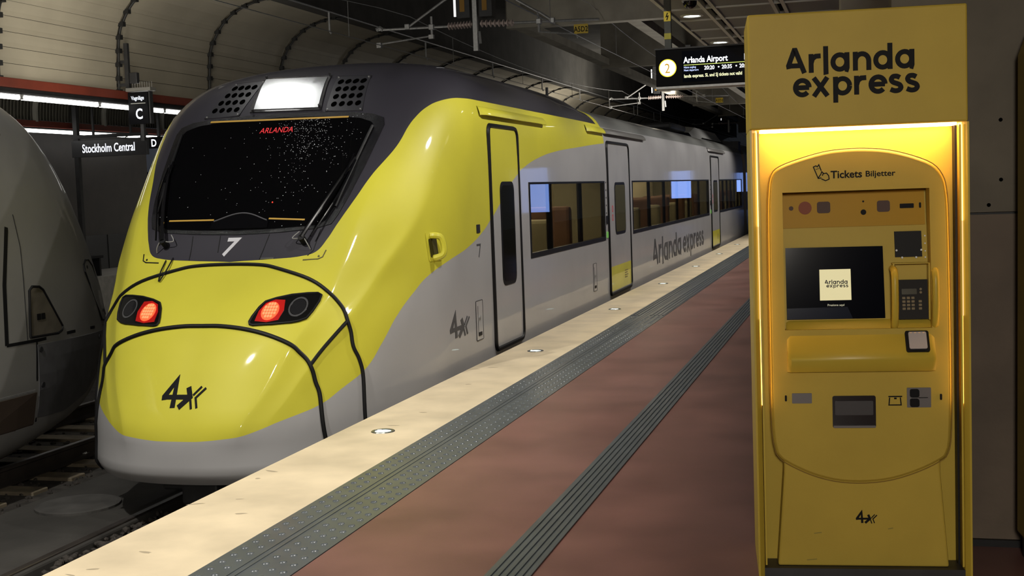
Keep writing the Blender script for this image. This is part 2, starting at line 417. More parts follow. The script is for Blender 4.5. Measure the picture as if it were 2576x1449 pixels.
# second, mesh-clad canopy between the two rows of tubes
M_mesh = mat('mesh_panel', (.10, .095, .075), .7); M_meshrib = mat('mesh_rib', (.34, .33, .29), .6)
pf2 = spline([(-17.1, 3.42), (-17.08, 3.8), (-16.9, 4.15), (-16.4, 4.42), (-15.7, 4.52), (-14.2, 4.55)], 4)
wb = struct(MB().grid([[(p[0] - .08, y, p[1] + .05) for p in pf2] for y in (12, 60)], flip=True).build('wall_canopy', M_mesh))
b = MB()
for k in range(190):
    y = 17.0 + k * .11
    b.tube([(p[0], y, p[1]) for p in pf2[::2]], .012, 4, cap=False)
stuff(b.build('mesh_wire', mat('mesh_wire', (.16, .15, .12), .6), wb))
for k in range(8):
    MB().tube([(p[0] + .03, 18.6 + k * 2.55, p[1]) for p in pf2], .07, 6).build('canopy_rib', M_meshrib, wb, smooth=True)
MB().box(-17.2, -17.02, 10, 60, 3.32, 3.44).build('red_beam', M_redbeam, wb)
for z in (3.9, 4.3): MB().cyl((-17.05 if z < 4 else -16.7, 12, z), (-17.05 if z < 4 else -16.7, 60, z), .015, 6).build('purlin', M_meshrib, wb)
# far platform and its dark rear wall
pl2 = struct(MB().box(-26, -16.4, -4, 110, -1.4, 0).build('trim_3', mat('far_platform', (.42, .40, .36), .6, noise=.15))); pl2['label'] = 'far platform with a pale edge'
hb = struct(MB().box(-18.6, -18.4, 2, 30.2, .85, 3.6).build('wall_back', mat('brown_black_tile', (.020, .015, .012), .5, noise=.3, nscale=3)))
MB().box(-18.55, -18.36, 2, 30.2, 0, .85).build('plinth_panel', mat('grey_plinth', (.085, .085, .085), .7), hb)
for k in range(8): MB().box(-18.37, -18.345, 20 + k * 1.35, 20.03 + k * 1.35, 0, .85).build('plinth_joint', M_black, hb)
bench = thing('bench', 'low black metal bench against the grey wall of the far platform', 'bench', (-16.9, 24.6, 0))
MB().box(-.25, .25, -.7, .7, .40, .46).build('seat', M_black, bench, bevel=.01)
for e in (-.6, .6): MB().box(-.22, .22, e - .03, e + .03, 0, .40).build('leg', M_black, bench)
MB().box(-.29, -.25, -.7, .7, .46, .56).build('backrest', M_black, bench)
# far room seen past the end of the dark wall
fw = struct(MB().box(-34, -24.5, 46.0, 46.2, 0, 5).build('wall_far', mat('far_wall', (.13, .14, .16), .7, emit=None)))
fl = thing('pendant_light', 'small bright lozenge lamp hanging beyond the end of the dark wall', 'light', (-27.6, 44.8, 3.0))
MB().cyl((-.22, 0, 0), (.22, 0, 0), .07, 10).build('lamp_tube', emat('pendant', (1, 1, 1), 6), fl, smooth=True)
MB().cyl((0, 0, .07), (0, 0, 3.62), .012, 6).build('suspension_rod', M_dark, fl)
lamp('far_light', 'POINT', (-27.4, 43.5, 4.2), 45, (.85, .9, 1), .2)

# ---- signs of the far platform
M_glow = emat('sign_lettering', (.86, .90, 1.0), 1.6)
def face_y(x0, y, z0): return lambda u, v, d: (x0 + u, y - d, z0 + v)
pole = thing('sign_post', 'thin dark post at the left end of the station name sign', 'post', (-16.35, 24.1, 0))
MB().box(-.05, .05, -.05, .05, 0, 4.5).build('shaft', M_dark, pole)
sg = thing('station_sign', 'long black hanging sign with the white station name', 'sign', (-16.35, 23.9, 2.625))
MB().box(0, 1.81, 0, .10, 0, .36).build('case', mat('sign_grey', (.055, .055, .06), .28, noise=.2, nscale=3), sg, bevel=.008)
MB().box(.0, 1.81, .02, .08, .40, .47).build('hanger_rail', M_dark, sg)
for x in (.1, 1.65): MB().box(x, x + .05, .03, .07, .34, .42).build('bracket', M_dark, sg)
for x in (.5, 1.4): MB().box(x, x + .04, .03, .07, .47, 1.86).build('hanger_rod', M_dark, sg)
b = MB(); text(b, 'Stockholm Central', .26, .095, .185, face_y(0, -.003, 0), 0, .002, .012, xs=.660); b.build('lettering', M_glow, sg)
cs = thing('carriage_sign', 'black box sign hung from a bracket, lettered with a large white C', 'sign', (-11.86, 19.0, 2.925))
MB().box(0, .37, 0, .09, 0, .53).build('case', M_sign, cs, bevel=.006)
MB().box(-.02, .44, -.02, .16, .545, .60).build('hanger_tray', mat('tray_grey', (.16, .155, .14), .5), cs)
MB().box(.375, .40, .02, .12, 0, .54).build('side_case', M_dark, cs)
MB().box(.05, .325, -.004, 0, .335, .347).build('rule', emat('dim_rule', (.62, .60, .48), .5), cs)
b = MB(); text(b, 'Vagnläge', .185, .40, .068, face_y(0, -.003, 0), 0, .002, .01, 'CENTER', xs=.74)
b.build('lettering', M_glow, cs)
b = MB(); text(b, 'C', .20, .085, .175, face_y(0, -.003, 0), 0, .002, .022, 'CENTER', xs=.80); b.build('letter', M_glow, cs)
MB().box(-.05, .02, .03, .09, .60, 1.35).build('hanger_post', M_dark, cs)
MB().box(.03, .17, .03, .12, .68, .86).build('junction_box', M_dark, cs, bevel=.01)
for z in (.64, 1.02): MB().box(-.22, -.05, .04, .08, z, z + .05).build('wall_bracket', M_dark, cs)
for i in range(9): MB().cyl((.06 + i * .045, .07, .60), (.06 + i * .045, .07, .70), .004, 4).build('bird_spike', M_steel, cs)
MB().box(.19, .25, .03, .09, -.28, 0).build('stem', M_dark, cs)
ds = thing('carriage_sign', 'smaller black sign lettered D, half hidden by the yellow train', 'sign', (-16.40, 27.0, 2.89))
MB().box(0, .40, 0, .1, 0, .27).build('case', M_sign, ds, bevel=.006)
MB().box(.25, .31, .03, .09, .27, 1.65).build('hanger_post', M_dark, ds)
b = MB(); text(b, 'D', .10, .045, .175, face_y(0, -.003, 0), 0, .002, .02, xs=.82); b.build('lettering', M_glow, ds)
f2 = thing('station_sign', 'tiny far station name sign partly hidden by the yellow train', 'sign', (-28.6, 45.0, 2.45))
MB().box(0, 2.6, 0, .12, 0, .38).build('case', M_sign, f2)
for x in (.3, 2.3): MB().cyl((x, .06, .38), (x, .06, 4.17), .02, 6).build('hanger_rod', M_dark, f2)
b = MB(); text(b, 'Stockholm Central', .2, .1, .2, face_y(0, -.003, 0), 0, .002, .012, xs=.8); b.build('lettering', M_glow, f2)
hd = thing('hanging_display', 'pale framed hanging display behind the nose of the grey train', 'sign', (-18.2, 24.0, 2.85))
MB().box(-.9, .55, 0, .12, 0, .42).build('frame', M_meshrib, hd, bevel=.01); MB().box(-.85, .42, -.01, 0, .05, .37).build('screen', M_sign, hd)

# ---- overhead line supports, one behind another between the tracks
def insul(b, p0, p1, n=8):
    p0, p1 = Vector(p0), Vector(p1); pts = []; rr = []
    pts.append(p0); rr.append(.03)
    for i in range(n):
        for q, r in ((.1, .03), (.4, .075), (.55, .075), (.62, .03)): pts.append(p0.lerp(p1, (i + q) / n)); rr.append(r)
    pts.append(p1); rr.append(.03); b.tube(pts, rr, 12)
def overhead(y, label, plate_label=True):
    t = thing('overhead_line_support', label, 'catenary support', (-7.4, y, 4.38), group='overhead line supports between the tracks')
    P = lambda x, z: (x + 7.4, 0, z - 4.38)
    MB().box(-.045, .045, -.045, .045, 0, 2.2).build('drop_post', M_steel, t)
    b = MB().tube([P(-9.48, 4.93), P(-7.98, 4.90)], .026, 8); b.tube([P(-9.5, 4.93), P(-9.42, 4.97), P(-9.36, 4.92)], .045, 6); b.build('bracket_tube', M_steel, t)
    b = MB(); insul(b, P(-7.98, 4.90), P(-7.47, 4.91)); b.build('insulator', M_insul, t, smooth=True, angle=60)
    b = MB(); insul(b, P(-7.30, 4.91), P(-6.60, 4.88)); b.build('insulator', M_insul, t, smooth=True, angle=60)
    MB().tube([P(-6.6, 4.88), P(-5.15, 4.84), P(-4.9, 4.83)], .026, 8).build('bracket_tube', M_steel, t)
    MB().cyl(P(-8.79, 4.96), P(-7.9, 5.50), .026, 8).build('diagonal_tube', M_steel, t)
    b = MB().tube([P(-6.75, 5.45), P(-6.12, 5.06), P(-6.10, 4.66)], .026, 8); b.tube([P(-6.1, 5.06), P(-5.83, 4.87)], .026, 8); b.build('diagonal_tube', M_steel, t)
    b = MB().cyl(P(-8.32, 5.12), P(-8.32, 4.72), .026, 8); b.tube([P(-9.5, 4.64), P(-8.29, 4.74)], .018, 6); b.box(.86 - 1.84, .96 - 1.84, -.04, .04, .30, .38); b.build('steady_arm', M_steel, t)
    MB().tube([P(-6.1, 4.67), P(-5.36, 4.58), P(-5.33, 4.50)], .018, 6).build('steady_arm', M_steel, t)
    for x, z in ((-8.83, 4.95), (-8.32, 4.91), (-6.1, 4.87), (-5.83, 4.87), (-9.45, 4.62)):
        MB().box(x + 7.4 - .05, x + 7.4 + .05, -.06, .06, z - 4.38 - .055, z - 4.38 + .055).build('clamp', M_steel, t, bevel=.012)
    MB().cyl(P(-7.33, 4.76), P(-7.31, 4.52), .03, 6).build('earthing_clip', M_steel, t)
    MB().box(-.44, -.40, -.02, .02, .70, 1.6).build('white_plate', mat('white_glow', (.9, .9, .9), .4, emit=(1, 1, 1), estr=.8), t)  # white plate, its brightness put in as a glow of its own
    for x in (-.36, .1):
        q = MB().box(x, x + .26, -.05, .25, .66, 1.7).build('equipment_box', M_dark, t)
        MB().box(x + .06, x + .16, -.056, -.05, .78, 1.02).build('notice', mat('notice_amber', (.32, .16, .01), .6), q)
    b = MB(); b.box(P(-5.40, 0)[0], P(-5.12, 0)[0], -.03, -.015, .20, .38)
    pl = b.build('number_plate', mat('plate_yellow', (.72, .50, .03), .5), t, bevel=.004)
    b = MB(); text(b, 'A5D2', 2.14, .235, .105, lambda u, v, d: (u, -.031 - d, v), 0, .001, .012, 'CENTER', xs=.8); b.build('lettering', M_ink, pl)
    return t
o1 = overhead(24.5, 'nearest and largest overhead line support, its post dropping in front of the vault')
dup(o1, (-7.4, 49.0, 4.42), 'second overhead line support, seen just below the departure board')
dup(o1, (-7.4, 73.5, 4.42), 'third and farthest overhead line support, just above the train roof')
for x, lb in ((-5.2, 'overhead line of two wires above the yellow train'), (-8.95, 'overhead line of two wires above the track left of the yellow train')):
    t = thing('overhead_line', lb, 'cable', (x, 8, 0))
    MB().cyl((0, 0, 4.47), (0, 100, 4.47), .008, 6).build('contact_wire', M_steel, t)
    pts = []
    for i in range(60):
        y = i * 1.7; u = ((y - 16.5) / 24.5) % 1; pts.append((0, y, 5.25 - .35 * 4 * u * (1 - u)))
    MB().tube(pts, .008, 6).build('messenger_wire', M_steel, t)
    for i in range(14):
        y = i * 6.1 + 1.5; u = ((y - 16.5) / 24.5) % 1; MB().cyl((0, y, 4.47), (0, y, 5.25 - .35 * 4 * u * (1 - u)), .006, 4).build('dropper', M_steel, t)
# far steel column below the deck
ct = thing('roof_column', 'dark braced steel column standing far behind the second overhead support', 'column', (-5.9, 66, 3.5))
MB().box(-.25, .25, -.25, .25, .6, 3.1).build('shaft', M_dark, ct)
for s in (-1, 1): MB().cyl((0, 0, 2.0), (s * 2.2, 0, .9), .07, 6).build('brace', M_dark, ct)

# ---- suspended ceiling over the platform
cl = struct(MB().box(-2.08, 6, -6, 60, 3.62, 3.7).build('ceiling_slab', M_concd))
M_tile = mat('mesh_tile', (.20, .20, .195), .6, noise=.1, nscale=40, stretch=(1, 40, 1)); M_grid = mat('ceiling_grid', (.62, .62, .61), .5)
xs = [(-2.06, -1.66), (-1.54, -.93), (-.81, -.15), (-.05, .6), (.7, 1.3)]
base = {}
for k in range(34):
    y = 4.22 + k * .985
    for i, (x0, x1) in enumerate(xs):
        if i not in base:
            b = MB().box(x0 + .02, x1 - .02, y + .02, y + .965, 3.50, 3.52)
            base[i] = b.build('ceiling_tile', M_tile, cl); base[i]['y'] = y
        else: c = copy_of(base[i], cl); c.location = (0, y - base[i]['y'], 0)
    if k == 0: bar = MB().box(-2.08, 1.4, y - .02, y + .02, 3.485, 3.53).build('grid_bar', M_grid, cl)
    else: c = copy_of(bar, cl); c.location = (0, k * .985, 0)
for x in (-2.07, -1.655, -1.545, -.925, -.815, -.145, -.055, .605, .695, 1.3):
    MB().box(x - .02, x + .02, -6, 60, 3.48, 3.54).build('grid_runner', M_grid, cl)
M_dl = emat('downlight_lens', (.94, 1, 1), 14)
dl = None
dlab = {0: None}
for k in range(-6, 10):
    y = 14.65 + 2.93 * k
    lb = {0: 'nearer of the two lit downlights in the grid ceiling above the departure board', 1: 'farther of the two lit downlights, just above the departure board', 2: 'downlight hidden by the departure board, third along the grid ceiling', 3: 'downlight far along the grid ceiling behind the departure board, fourth in the row'}.get(k)
    if lb is None: pass
    elif dl is None:
        dl = thing('downlight', lb, 'light', (-1.86, y, 3.50), group='downlights of the platform ceiling')
        b = MB(); n = 20
        for j in range(n):
            a0, a1 = 2 * PI * j / n, 2 * PI * (j + 1) / n
            b.grid([[(q * math.cos(a), q * math.sin(a), z) for a in (a0, a1)] for q, z in ((.135, 0), (.13, -.012), (.10, -.014), (.085, -.002))])
        b.build('trim_ring', M_grid, dl, smooth=True)
        MB().tube([(0, 0, -.002), (0, 0, -.006), (0, 0, -.010)], [.086, .08, .03], 20).build('lens', M_dl, dl)
    else: dup(dl, (-1.86, y, 3.50), lb)
    if -6 <= k < 8: lamp('downlight_lamp', 'SPOT', (-1.86, y, 3.47), 225, (1, .95, .88), .07, aim=(-3.6, y, .9), spot=112, blend=.7)
cd = thing('dome_camera', 'dark glass dome camera under the grid ceiling at the top edge', 'camera', (-1.70, 13.25, 3.49))
b = MB().tube([(0, 0, 0), (0, 0, -.03)], .085, 16); b.build('mount_ring', M_grid, cd)
b = MB(); b.tube([(0, 0, -.03), (0, 0, -.06), (0, 0, -.085), (0, 0, -.10), (0, 0, -.105)], [.075, .07, .055, .03, .005], 16); b.build('dome', M_gloss, cd, smooth=True)

# ---- departure board
bd = thing('departure_board', 'black hanging departure board with a lit yellow-ringed 2 and airport times', 'sign', (-2.03, 13.0, 2.59))
MB().box(0, 2.3, 0, .22, 0, .37).build('case', M_sign, bd, bevel=.006)
MB().box(-.01, 2.31, -.01, .23, .37, .385).build('top_rail', M_dark, bd); MB().box(-.005, 2.3, .0, .24, -.022, 0).build('bottom_rail', M_steel, bd)
MB().box(.27, 2.28, -.004, 0, .035, .345).build('screen', mat('screen_navy', (.003, .004, .008), .12), bd)
fb = face_y(0, -.005, 0)
b = MB(); b.plate(circle(.122, .185, .080, 32), fb, 0, .004); dsk = b.build('number_disc', emat('disc_white', (1, .93, .62), 2.2), bd)
b = MB(); n = 40
b.plate(circle(.122, .185, .089, 40), fb, 0, .002); b.build('disc_ring', emat('disc_amber', (1, .72, .03), 1.6), bd)
b = MB(); text(b, '2', .120, .135, .10, fb, 0, .006, .0, 'CENTER', xs=.85); b.build('numeral', mat('amber_print', (.60, .33, .01), .5, emit=(.70, .34, .0), estr=.5), dsk)
M_w = emat('led_white', (.95, .97, 1), 1.7)
b = MB(); text(b, 'Arlanda Airport', .285, .225, .062, fb, 0, .002, .022, xs=.80); text(b, '1', .875, .225, .062, fb, 0, .002, .022); text(b, '20:20', .49, .148, .040, fb, 0, .002, .02, xs=.85)
text(b, '20:35', .665, .148, .040, fb, 0, .002, .02, xs=.85); text(b, '20:50', .84, .148, .040, fb, 0, .002, .02, xs=.85)
for x in (.635, .81): b.plate(circle(x, .168, .008, 10), fb, 0, .002)
b.build('lettering', M_w, bd)
b = MB(); text(b, 'Nästa avgång', .285, .172, .020, fb, 0, .002, .015, xs=.85); text(b, 'Next departure', .285, .143, .020, fb, 0, .002, .015, xs=.85); b.build('small_lettering', emat('led_blue', (.55, .65, 1), 1.3), bd)
b = MB(); text(b, 'landa express. SL and SJ tickets not valid', .285, .078, .034, fb, 0, .002, .02, xs=.765); b.build('ticker', emat('led_yellow', (.95, .95, .55), 1.3), bd)
MB().box(.285, 1.9, -.007, -.004, .2, .207).build('rule', emat('led_green', (.62, .72, .15), 1.0), bd)
hp = MB().box(.09, .155, .05, .115, .385, .93).build('hanger_pole', mat('pole_olive', (.045, .048, .04), .5), bd)
MB().box(.088, .157, .045, .05, .66, .76).build('hazard_sticker', mat('sticker_yellow', (.75, .58, .03), .5), hp)
MB().box(.088, .157, .045, .05, .48, .54).build('sticker', mat('sticker_olive', (.42, .38, .03), .5), hp)
b = MB(); ribbon(b, [(.128, .745), (.112, .705), (.132, .712), (.118, .672)], .010, lambda u, v, d: (u, .0445 - d, v), 0, .001); b.build('lightning_mark', M_ink, hp)
for x in (.3, .98): MB().box(x, x + .05, .05, .15, .385, .41).build('fixing', M_dark, bd)

# ---- concrete wall behind the ticket machine, advertising displays farther along the platform
wr = struct(MB().box(.12, 1.4, 5.72, 6.3, 1.435, 3.5).build('wall_right', mat('cast_concrete', (.125, .105, .075), .7, noise=.25, nscale=2.5, bump=.15, bscale=25)))
MB().box(.12, 1.4, 5.72, 6.3, .02, 1.425).build('lower_panel', mat('cast_concrete_low', (.115, .085, .06), .7, noise=.3, nscale=2, bump=.15, bscale=25), wr)
MB().box(.13, 1.4, 5.74, 6.3, 1.42, 1.44).build('panel_joint', M_black, wr)
MB().box(.10, 1.4, 5.70, 5.72, 0, .03).build('kick_strip', M_black, wr)
for x, z in ((.552, 1.82), (.552, 1.57), (.503, 1.465)):
    MB().cyl((x, 5.7195, z), (x, 5.713, z), .008, 10).build('bolt_hole', mat('hole_black', (.001, .001, .001), .9, spec=0), wr)
M_ad = mat('display_blue', (.02, .02, .02), .2, emit=(.26, .42, 1.0), estr=1.7)
for i, (x, y) in enumerate(((.8, 31.0), (.0, 52.0), (-.35, 76.0))):
    t = thing('advertising_display', ['nearest', 'middle', 'farthest'][i] + ' lit blue advertising display down the platform, mirrored in the train', 'display', (x, y, 0), group='advertising displays along the platform')
    MB().box(-.48, .48, 0, .18, .0, 2.35).build('cabinet', M_dark, t, bevel=.01)
    MB().box(-.40, .40, -.006, 0, 1.02, 2.22).build('screen', M_ad, t)

cc = thing('concrete_column', 'pale concrete column rising behind the ticket machine', 'column', (.045, 12.2, 0))
MB().box(-.245, .245, -.2, .2, 0, 3.48).build('shaft', mat('column_concrete', (.42, .40, .36), .7, noise=.15, nscale=3), cc, bevel=.02)
MB().box(-.25, .25, -.205, .205, 0, .12).build('base_band', M_dark, cc)

# ================================================================== THE YELLOW TRAIN
# body shape: nose profile, half width, roundness of the plan outline and nose length, each against height z
def pchip(xs,ys):
    n=len(xs);h=[xs[i+1]-xs[i] for i in range(n-1)];d=[(ys[i+1]-ys[i])/h[i] for i in range(n-1)]
    m=[0]*n
    for i in range(1,n-1):
        if d[i-1]*d[i]>0:
            w1=2*h[i]+h[i-1];w2=h[i]+2*h[i-1];m[i]=(w1+w2)/(w1/d[i-1]+w2/d[i])
    m[0]=d[0];m[-1]=d[-1]
    def f(x):
        if x<=xs[0]:return ys[0]
        if x>=xs[-1]:return ys[-1]
        i=0
        while x>xs[i+1]:i+=1
        t=(x-xs[i])/h[i]
        return ys[i]*(1+2*t)*(1-t)**2+h[i]*m[i]*t*(1-t)**2+ys[i+1]*t*t*(3-2*t)+h[i]*m[i+1]*t*t*(t-1)
    return f
Z0=-0.60;ZT=3.03
y0=pchip([-.60,-.5,-.25,-.17,-.15,.10,.35,.6,.85,1.08,1.45,1.9,2.32,2.52,2.74,2.86,2.94,3.0,3.03],
         [8.72,8.625,8.63,8.648,8.656,8.80,8.96,9.15,9.42,9.66,9.94,10.34,10.74,10.97,11.30,11.68,12.2,13.0,14.6])
W=pchip([-.6,-.4,-.1,.2,1.7,2.2,2.4,2.55,2.70,2.82,2.92,2.99,3.03],
        [1.46,1.50,1.54,1.55,1.55,1.54,1.51,1.455,1.355,1.17,.88,.49,0.02])
NN=pchip([-.6,-.25,.1,.4,.85,1.1,1.45,2.2,2.5,2.75,3.03],[2.4,2.15,2.3,2.6,3.4,4.6,5.2,5.2,4.8,3.4,2.2])
LL=pchip([-.6,-.2,0,.5,1.1,1.45,1.9,2.3,2.5,2.75,3.03],[2.0,2.1,2.05,1.85,1.6,1.5,1.3,1.12,1.0,.95,1.0])
A1=pchip([-.6,-.4,-.1,.05,.2,.44,.66,.84,1.25,1.63,2.27,2.5,2.75,3.03],[.45,.46,.52,.62,.70,.785,.88,.96,1.02,1.08,1.20,1.1,.9,.015])   # where the front facet breaks
CC=pchip([-.6,-.35,-.12,.5,1.2,1.7,2.2,2.5],[0,.05,.5,.6,.45,.3,.1,0])                                                      # how sharply
A2=pchip([-.6,-.2,0,.28,.6,.92,1.37,1.7,2.1,2.5,2.75,3.03],[.62,.66,.78,.93,1.11,1.24,1.41,1.45,1.45,1.36,1.15,.016])      # second break, nose quarter to side wall
C2=pchip([-.6,-.2,0,.3,.6,.92,1.37,1.9,2.2,2.45],[0,0,.7,1.1,1.3,1.6,2.2,1.8,.7,0])
def soft(x,w): return .5*(x+math.sqrt(x*x+w*w))
def front(a,z):
    "Y of the nose skin at lateral a, height z"
    a=abs(a);u=min(1,a/W(z));x=a-A1(z);v=a-A2(z);c=C2(z)
    return (y0(z)+LL(z)*(1-math.sqrt(max(0,1-u**NN(z))))+CC(z)*(soft(x,.025)-soft(x,.3)+soft(-A1(z),.3)-soft(-A1(z),.025))
            +c*(soft(v,.02)-soft(v,.14)+.045*math.exp(-(v/.25)**2)))
def outline(z,s):
    w,n=W(z),NN(z);a1=min(A1(z),.8*w);a2=min(A2(z),.95*w)
    if s<.3: a=a1*s/.3
    elif s<.65: a=a1+(a2-a1)*(s-.3)/.35
    else:
        p1=math.asin((a2/w)**(n/2));a=w*math.sin(p1+(math.pi/2-p1)*((s-.65)/.35))**(2/n) if s<1 else w
    return a,front(a,z)
def side(Y,z):
    "half width at station Y, height z"
    w=W(z)
    if Y>=front(w,z):return w
    lo,hi=0,w
    for _ in range(26):
        m=(lo+hi)/2
        if front(m,z)<Y:lo=m
        else:hi=m
    return hi
XC = -5.15; BASE = (XC, 8.6, -.95)
train = thing('train', 'yellow and grey express train with a sloping black windscreen standing at the platform', 'train', BASE)
TO = (0, 8.6, -.95)                                       # meshes below are written in (lateral a, station Y, height z)
def mapN(a, z, d):
    "nose skin seen from the front: lateral a, height z, offset d along the normal"
    e = .004; y = front(a, z)
    n = Vector(((front(a + e, z) - front(a - e, z)) / (2 * e), -1, (front(a, z + e) - front(a, z - e)) / (2 * e))).normalized()
    return Vector((a, y, z)) + n * d
def mapS(Y, z, d): return Vector((side(Y, z) + d, Y, z))  # platform side of the body

def paint(name, kind):
    "car-body paint: dark cab roof, yellow sweep, grey below; edges are lines of the livery"
    m = bpy.data.materials.new(name); m.use_nodes = True; nt = m.node_tree; N = nt.nodes.new; L = nt.links.new
    b = nt.nodes['Principled BSDF']
    tc = N('ShaderNodeTexCoord'); sx = N('ShaderNodeSeparateXYZ'); L(tc.outputs['Object'], sx.inputs[0])
    def mth(op, a, c=None, d=None):
        n = N('ShaderNodeMath'); n.operation = op
        for i, v in enumerate((a, c, d)):
            if v is None: continue
            if isinstance(v, (int, float)): n.inputs[i].default_value = v
            else: L(v, n.inputs[i])
        return n.outputs[0]
    def curve(x, pts, x0, x1, y0_, y1_):
        fc = N('ShaderNodeFloatCurve'); cv = fc.mapping.curves[0]
        P = [((p - x0) / (x1 - x0), (q - y0_) / (y1_ - y0_)) for p, q in pts]
        cv.points[0].location = P[0]; cv.points[1].location = P[-1]
        for p in P[1:-1]: cv.points.new(*p)
        for p in cv.points: p.handle_type = 'AUTO_CLAMPED'
        fc.mapping.update()
        L(mth('DIVIDE', mth('SUBTRACT', x, x0), x1 - x0), fc.inputs['Value'])
        return mth('ADD', mth('MULTIPLY', fc.outputs['Value'], y1_ - y0_), y0_)
    a = mth('ABSOLUTE', sx.outputs['X']); Y = mth('ADD', sx.outputs['Y'], TO[1]); z = mth('ADD', sx.outputs['Z'], TO[2])
    ab = curve(z, [(1.0, 0), (1.082, 0), (1.087, .10), (1.092, .25), (1.10, .42), (1.115, .63), (1.15, .765), (1.25, .838), (1.345, .883), (1.573, .985), (1.773, 1.063), (2.013, 1.18), (2.267, 1.245), (2.40, 1.315), (2.46, 1.385), (2.49, 1.45), (2.51, 1.6), (2.6, 1.6)], 1.0, 2.6, 0, 1.6)
    zg = curve(Y, [(8.6, -.246), (8.63, -.244), (8.66, -.23), (8.73, -.2), (8.9, -.12), (9.135, -.036), (9.33, .076), (9.53, .19), (9.74, .39), (9.96, .6), (10.21, .76), (10.48, .89), (10.88, .99), (11.44, 1.085), (11.98, 1.23), (12.28, 1.36), (12.68, 1.54), (13.07, 1.71), (13.59, 1.85), (14.33, 1.97), (15.14, 2.05), (16.27, 2.12), (18.1, 2.22), (18.4, 2.23)], 8.6, 18.4, -.3, 2.3)
    front_ = mth('LESS_THAN', Y, 18.12)
    dark = mth('MULTIPLY', mth('MULTIPLY', mth('LESS_THAN', a, ab), mth('GREATER_THAN', z, 1.08)), mth('LESS_THAN', mth('ADD', Y, mth('MULTIPLY', mth('SUBTRACT', z, 2.5), .55)), 17.9))
    yel = mth('MULTIPLY', mth('GREATER_THAN', z, zg), front_)
    nz = N('ShaderNodeTexNoise'); nz.inputs['Scale'].default_value = 1.3; nz.inputs['Detail'].default_value = 5; L(tc.outputs['Object'], nz.inputs['Vector'])
    def mix(f, A, B):
        n = N('ShaderNodeMix'); n.data_type = 'RGBA'
        L(f, n.inputs['Factor'])
        for k, v in (('A', A), ('B', B)):
            if isinstance(v, tuple): n.inputs[k].default_value = (*v, 1)
            else: L(v, n.inputs[k])
        return n.outputs['Result']
    roof = mth('GREATER_THAN', z, 2.46)
    low = mix(roof, (.40, .395, .40), (.18, .185, .18))
    c = mix(yel, low, YEL); c = mix(dark, c, (.034, .032, .042))
    dirt = mth('ADD', mth('MULTIPLY', nz.outputs['Fac'], .24), .88)
    mm = N('ShaderNodeMix'); mm.data_type = 'RGBA'; mm.blend_type = 'MULTIPLY'; mm.inputs['Factor'].default_value = 1; L(c, mm.inputs['A']); L(dirt, mm.inputs['B'])
    L(mm.outputs['Result'], b.inputs['Base Color'])
    b.inputs['Roughness'].default_value = .5; b.inputs['Specular IOR Level'].default_value = .3; b.inputs['Coat Weight'].default_value = .5; b.inputs['Coat Roughness'].default_value = .05
    wet = N('ShaderNodeTexVoronoi'); wet.inputs['Scale'].default_value = 55; L(tc.outputs['Object'], wet.inputs['Vector'])
    drop = mth('MULTIPLY', mth('LESS_THAN', wet.outputs['Distance'], .16), mth('LESS_THAN', Y, 14.0))
    wav = N('ShaderNodeTexNoise'); wav.inputs['Scale'].default_value = 2.2; L(tc.outputs['Object'], wav.inputs['Vector'])
    hgt = mth('ADD', mth('MULTIPLY', drop, .12), mth('MULTIPLY', wav.outputs['Fac'], .35))
    bp = N('ShaderNodeBump'); bp.inputs['Strength'].default_value = .25; bp.inputs['Distance'].default_value = .012
    L(hgt, bp.inputs['Height']); L(bp.outputs['Normal'], b.inputs['Normal']); L(bp.outputs['Normal'], b.inputs['Coat Normal'])
    return m
M_paint = paint('train_paint', 0)

zs = [-.60, -.585, -.55, -.5, -.44, -.36, -.28, -.2, -.1, 0, .1, .2, .3, .4, .5, .6, .7, .83, .92, 1.0, 1.08, 1.16, 1.26, 1.36, 1.46, 1.56, 1.68, 1.8, 1.92, 2.04, 2.16, 2.26, 2.34, 2.42, 2.48, 2.54, 2.60, 2.66, 2.72, 2.77, 2.82, 2.86, 2.895, 2.925, 2.95, 2.97, 2.985, 3.0, 3.01, 3.018, 3.025, 3.03]
NS = 60
WINS = [(13.72, 18.0), (20.25, 30.72), (33.0, 39.2)]
ST = [13.72, 15.8, 16.9, 17.3, 17.7, 18.0, 20.25, 23.7, 27.2, 30.72, 33.0, 36, 39.2, 39.75]
b = MB(TO); vs = []; fs = []; npr = NS + 1 + len(ST); ncol = 2 * npr - 1
for z in zs:
    half = [outline(z, i / NS) for i in range(NS + 1)]
    half += [(W(z), max(Y, half[-1][1] + .05 * (k + 1))) for k, Y in enumerate(ST)]
    # the coach roof behind the cab is flatter and lower than the cab roof
    def rz(Y):
        t = min(1, max(0, (Y - 16.6) / 1.2)); t = t * t * (3 - 2 * t)
        return z if z < 2.42 else 2.42 + (z - 2.42) * (1 - .26 * t)
    vs += [(-a, Y, rz(Y)) for a, Y in half[:0:-1]] + [(a, Y, rz(Y)) for a, Y in half]
def in_win(Ya, Yb, za, zb): return any(Ya >= w0 - 1e-6 and Yb <= w1 + 1e-6 for w0, w1 in WINS) and za > .82 and zb < 1.69
for i in range(len(zs) - 1):
    for j in range(ncol - 1):
        Ya = vs[i * ncol + j][1]; Yb = vs[i * ncol + j + 1][1]
        if j >= npr - 1 + NS + 1 - 0 and vs[i * ncol + j][0] > 0 and in_win(Ya, Yb, zs[i], zs[i + 1]): continue
        fs.append((i * ncol + j, i * ncol + j + 1, (i + 1) * ncol + j + 1, (i + 1) * ncol + j))
b.add(vs, fs); body = b.build('body', M_paint, train, smooth=True, angle=50)

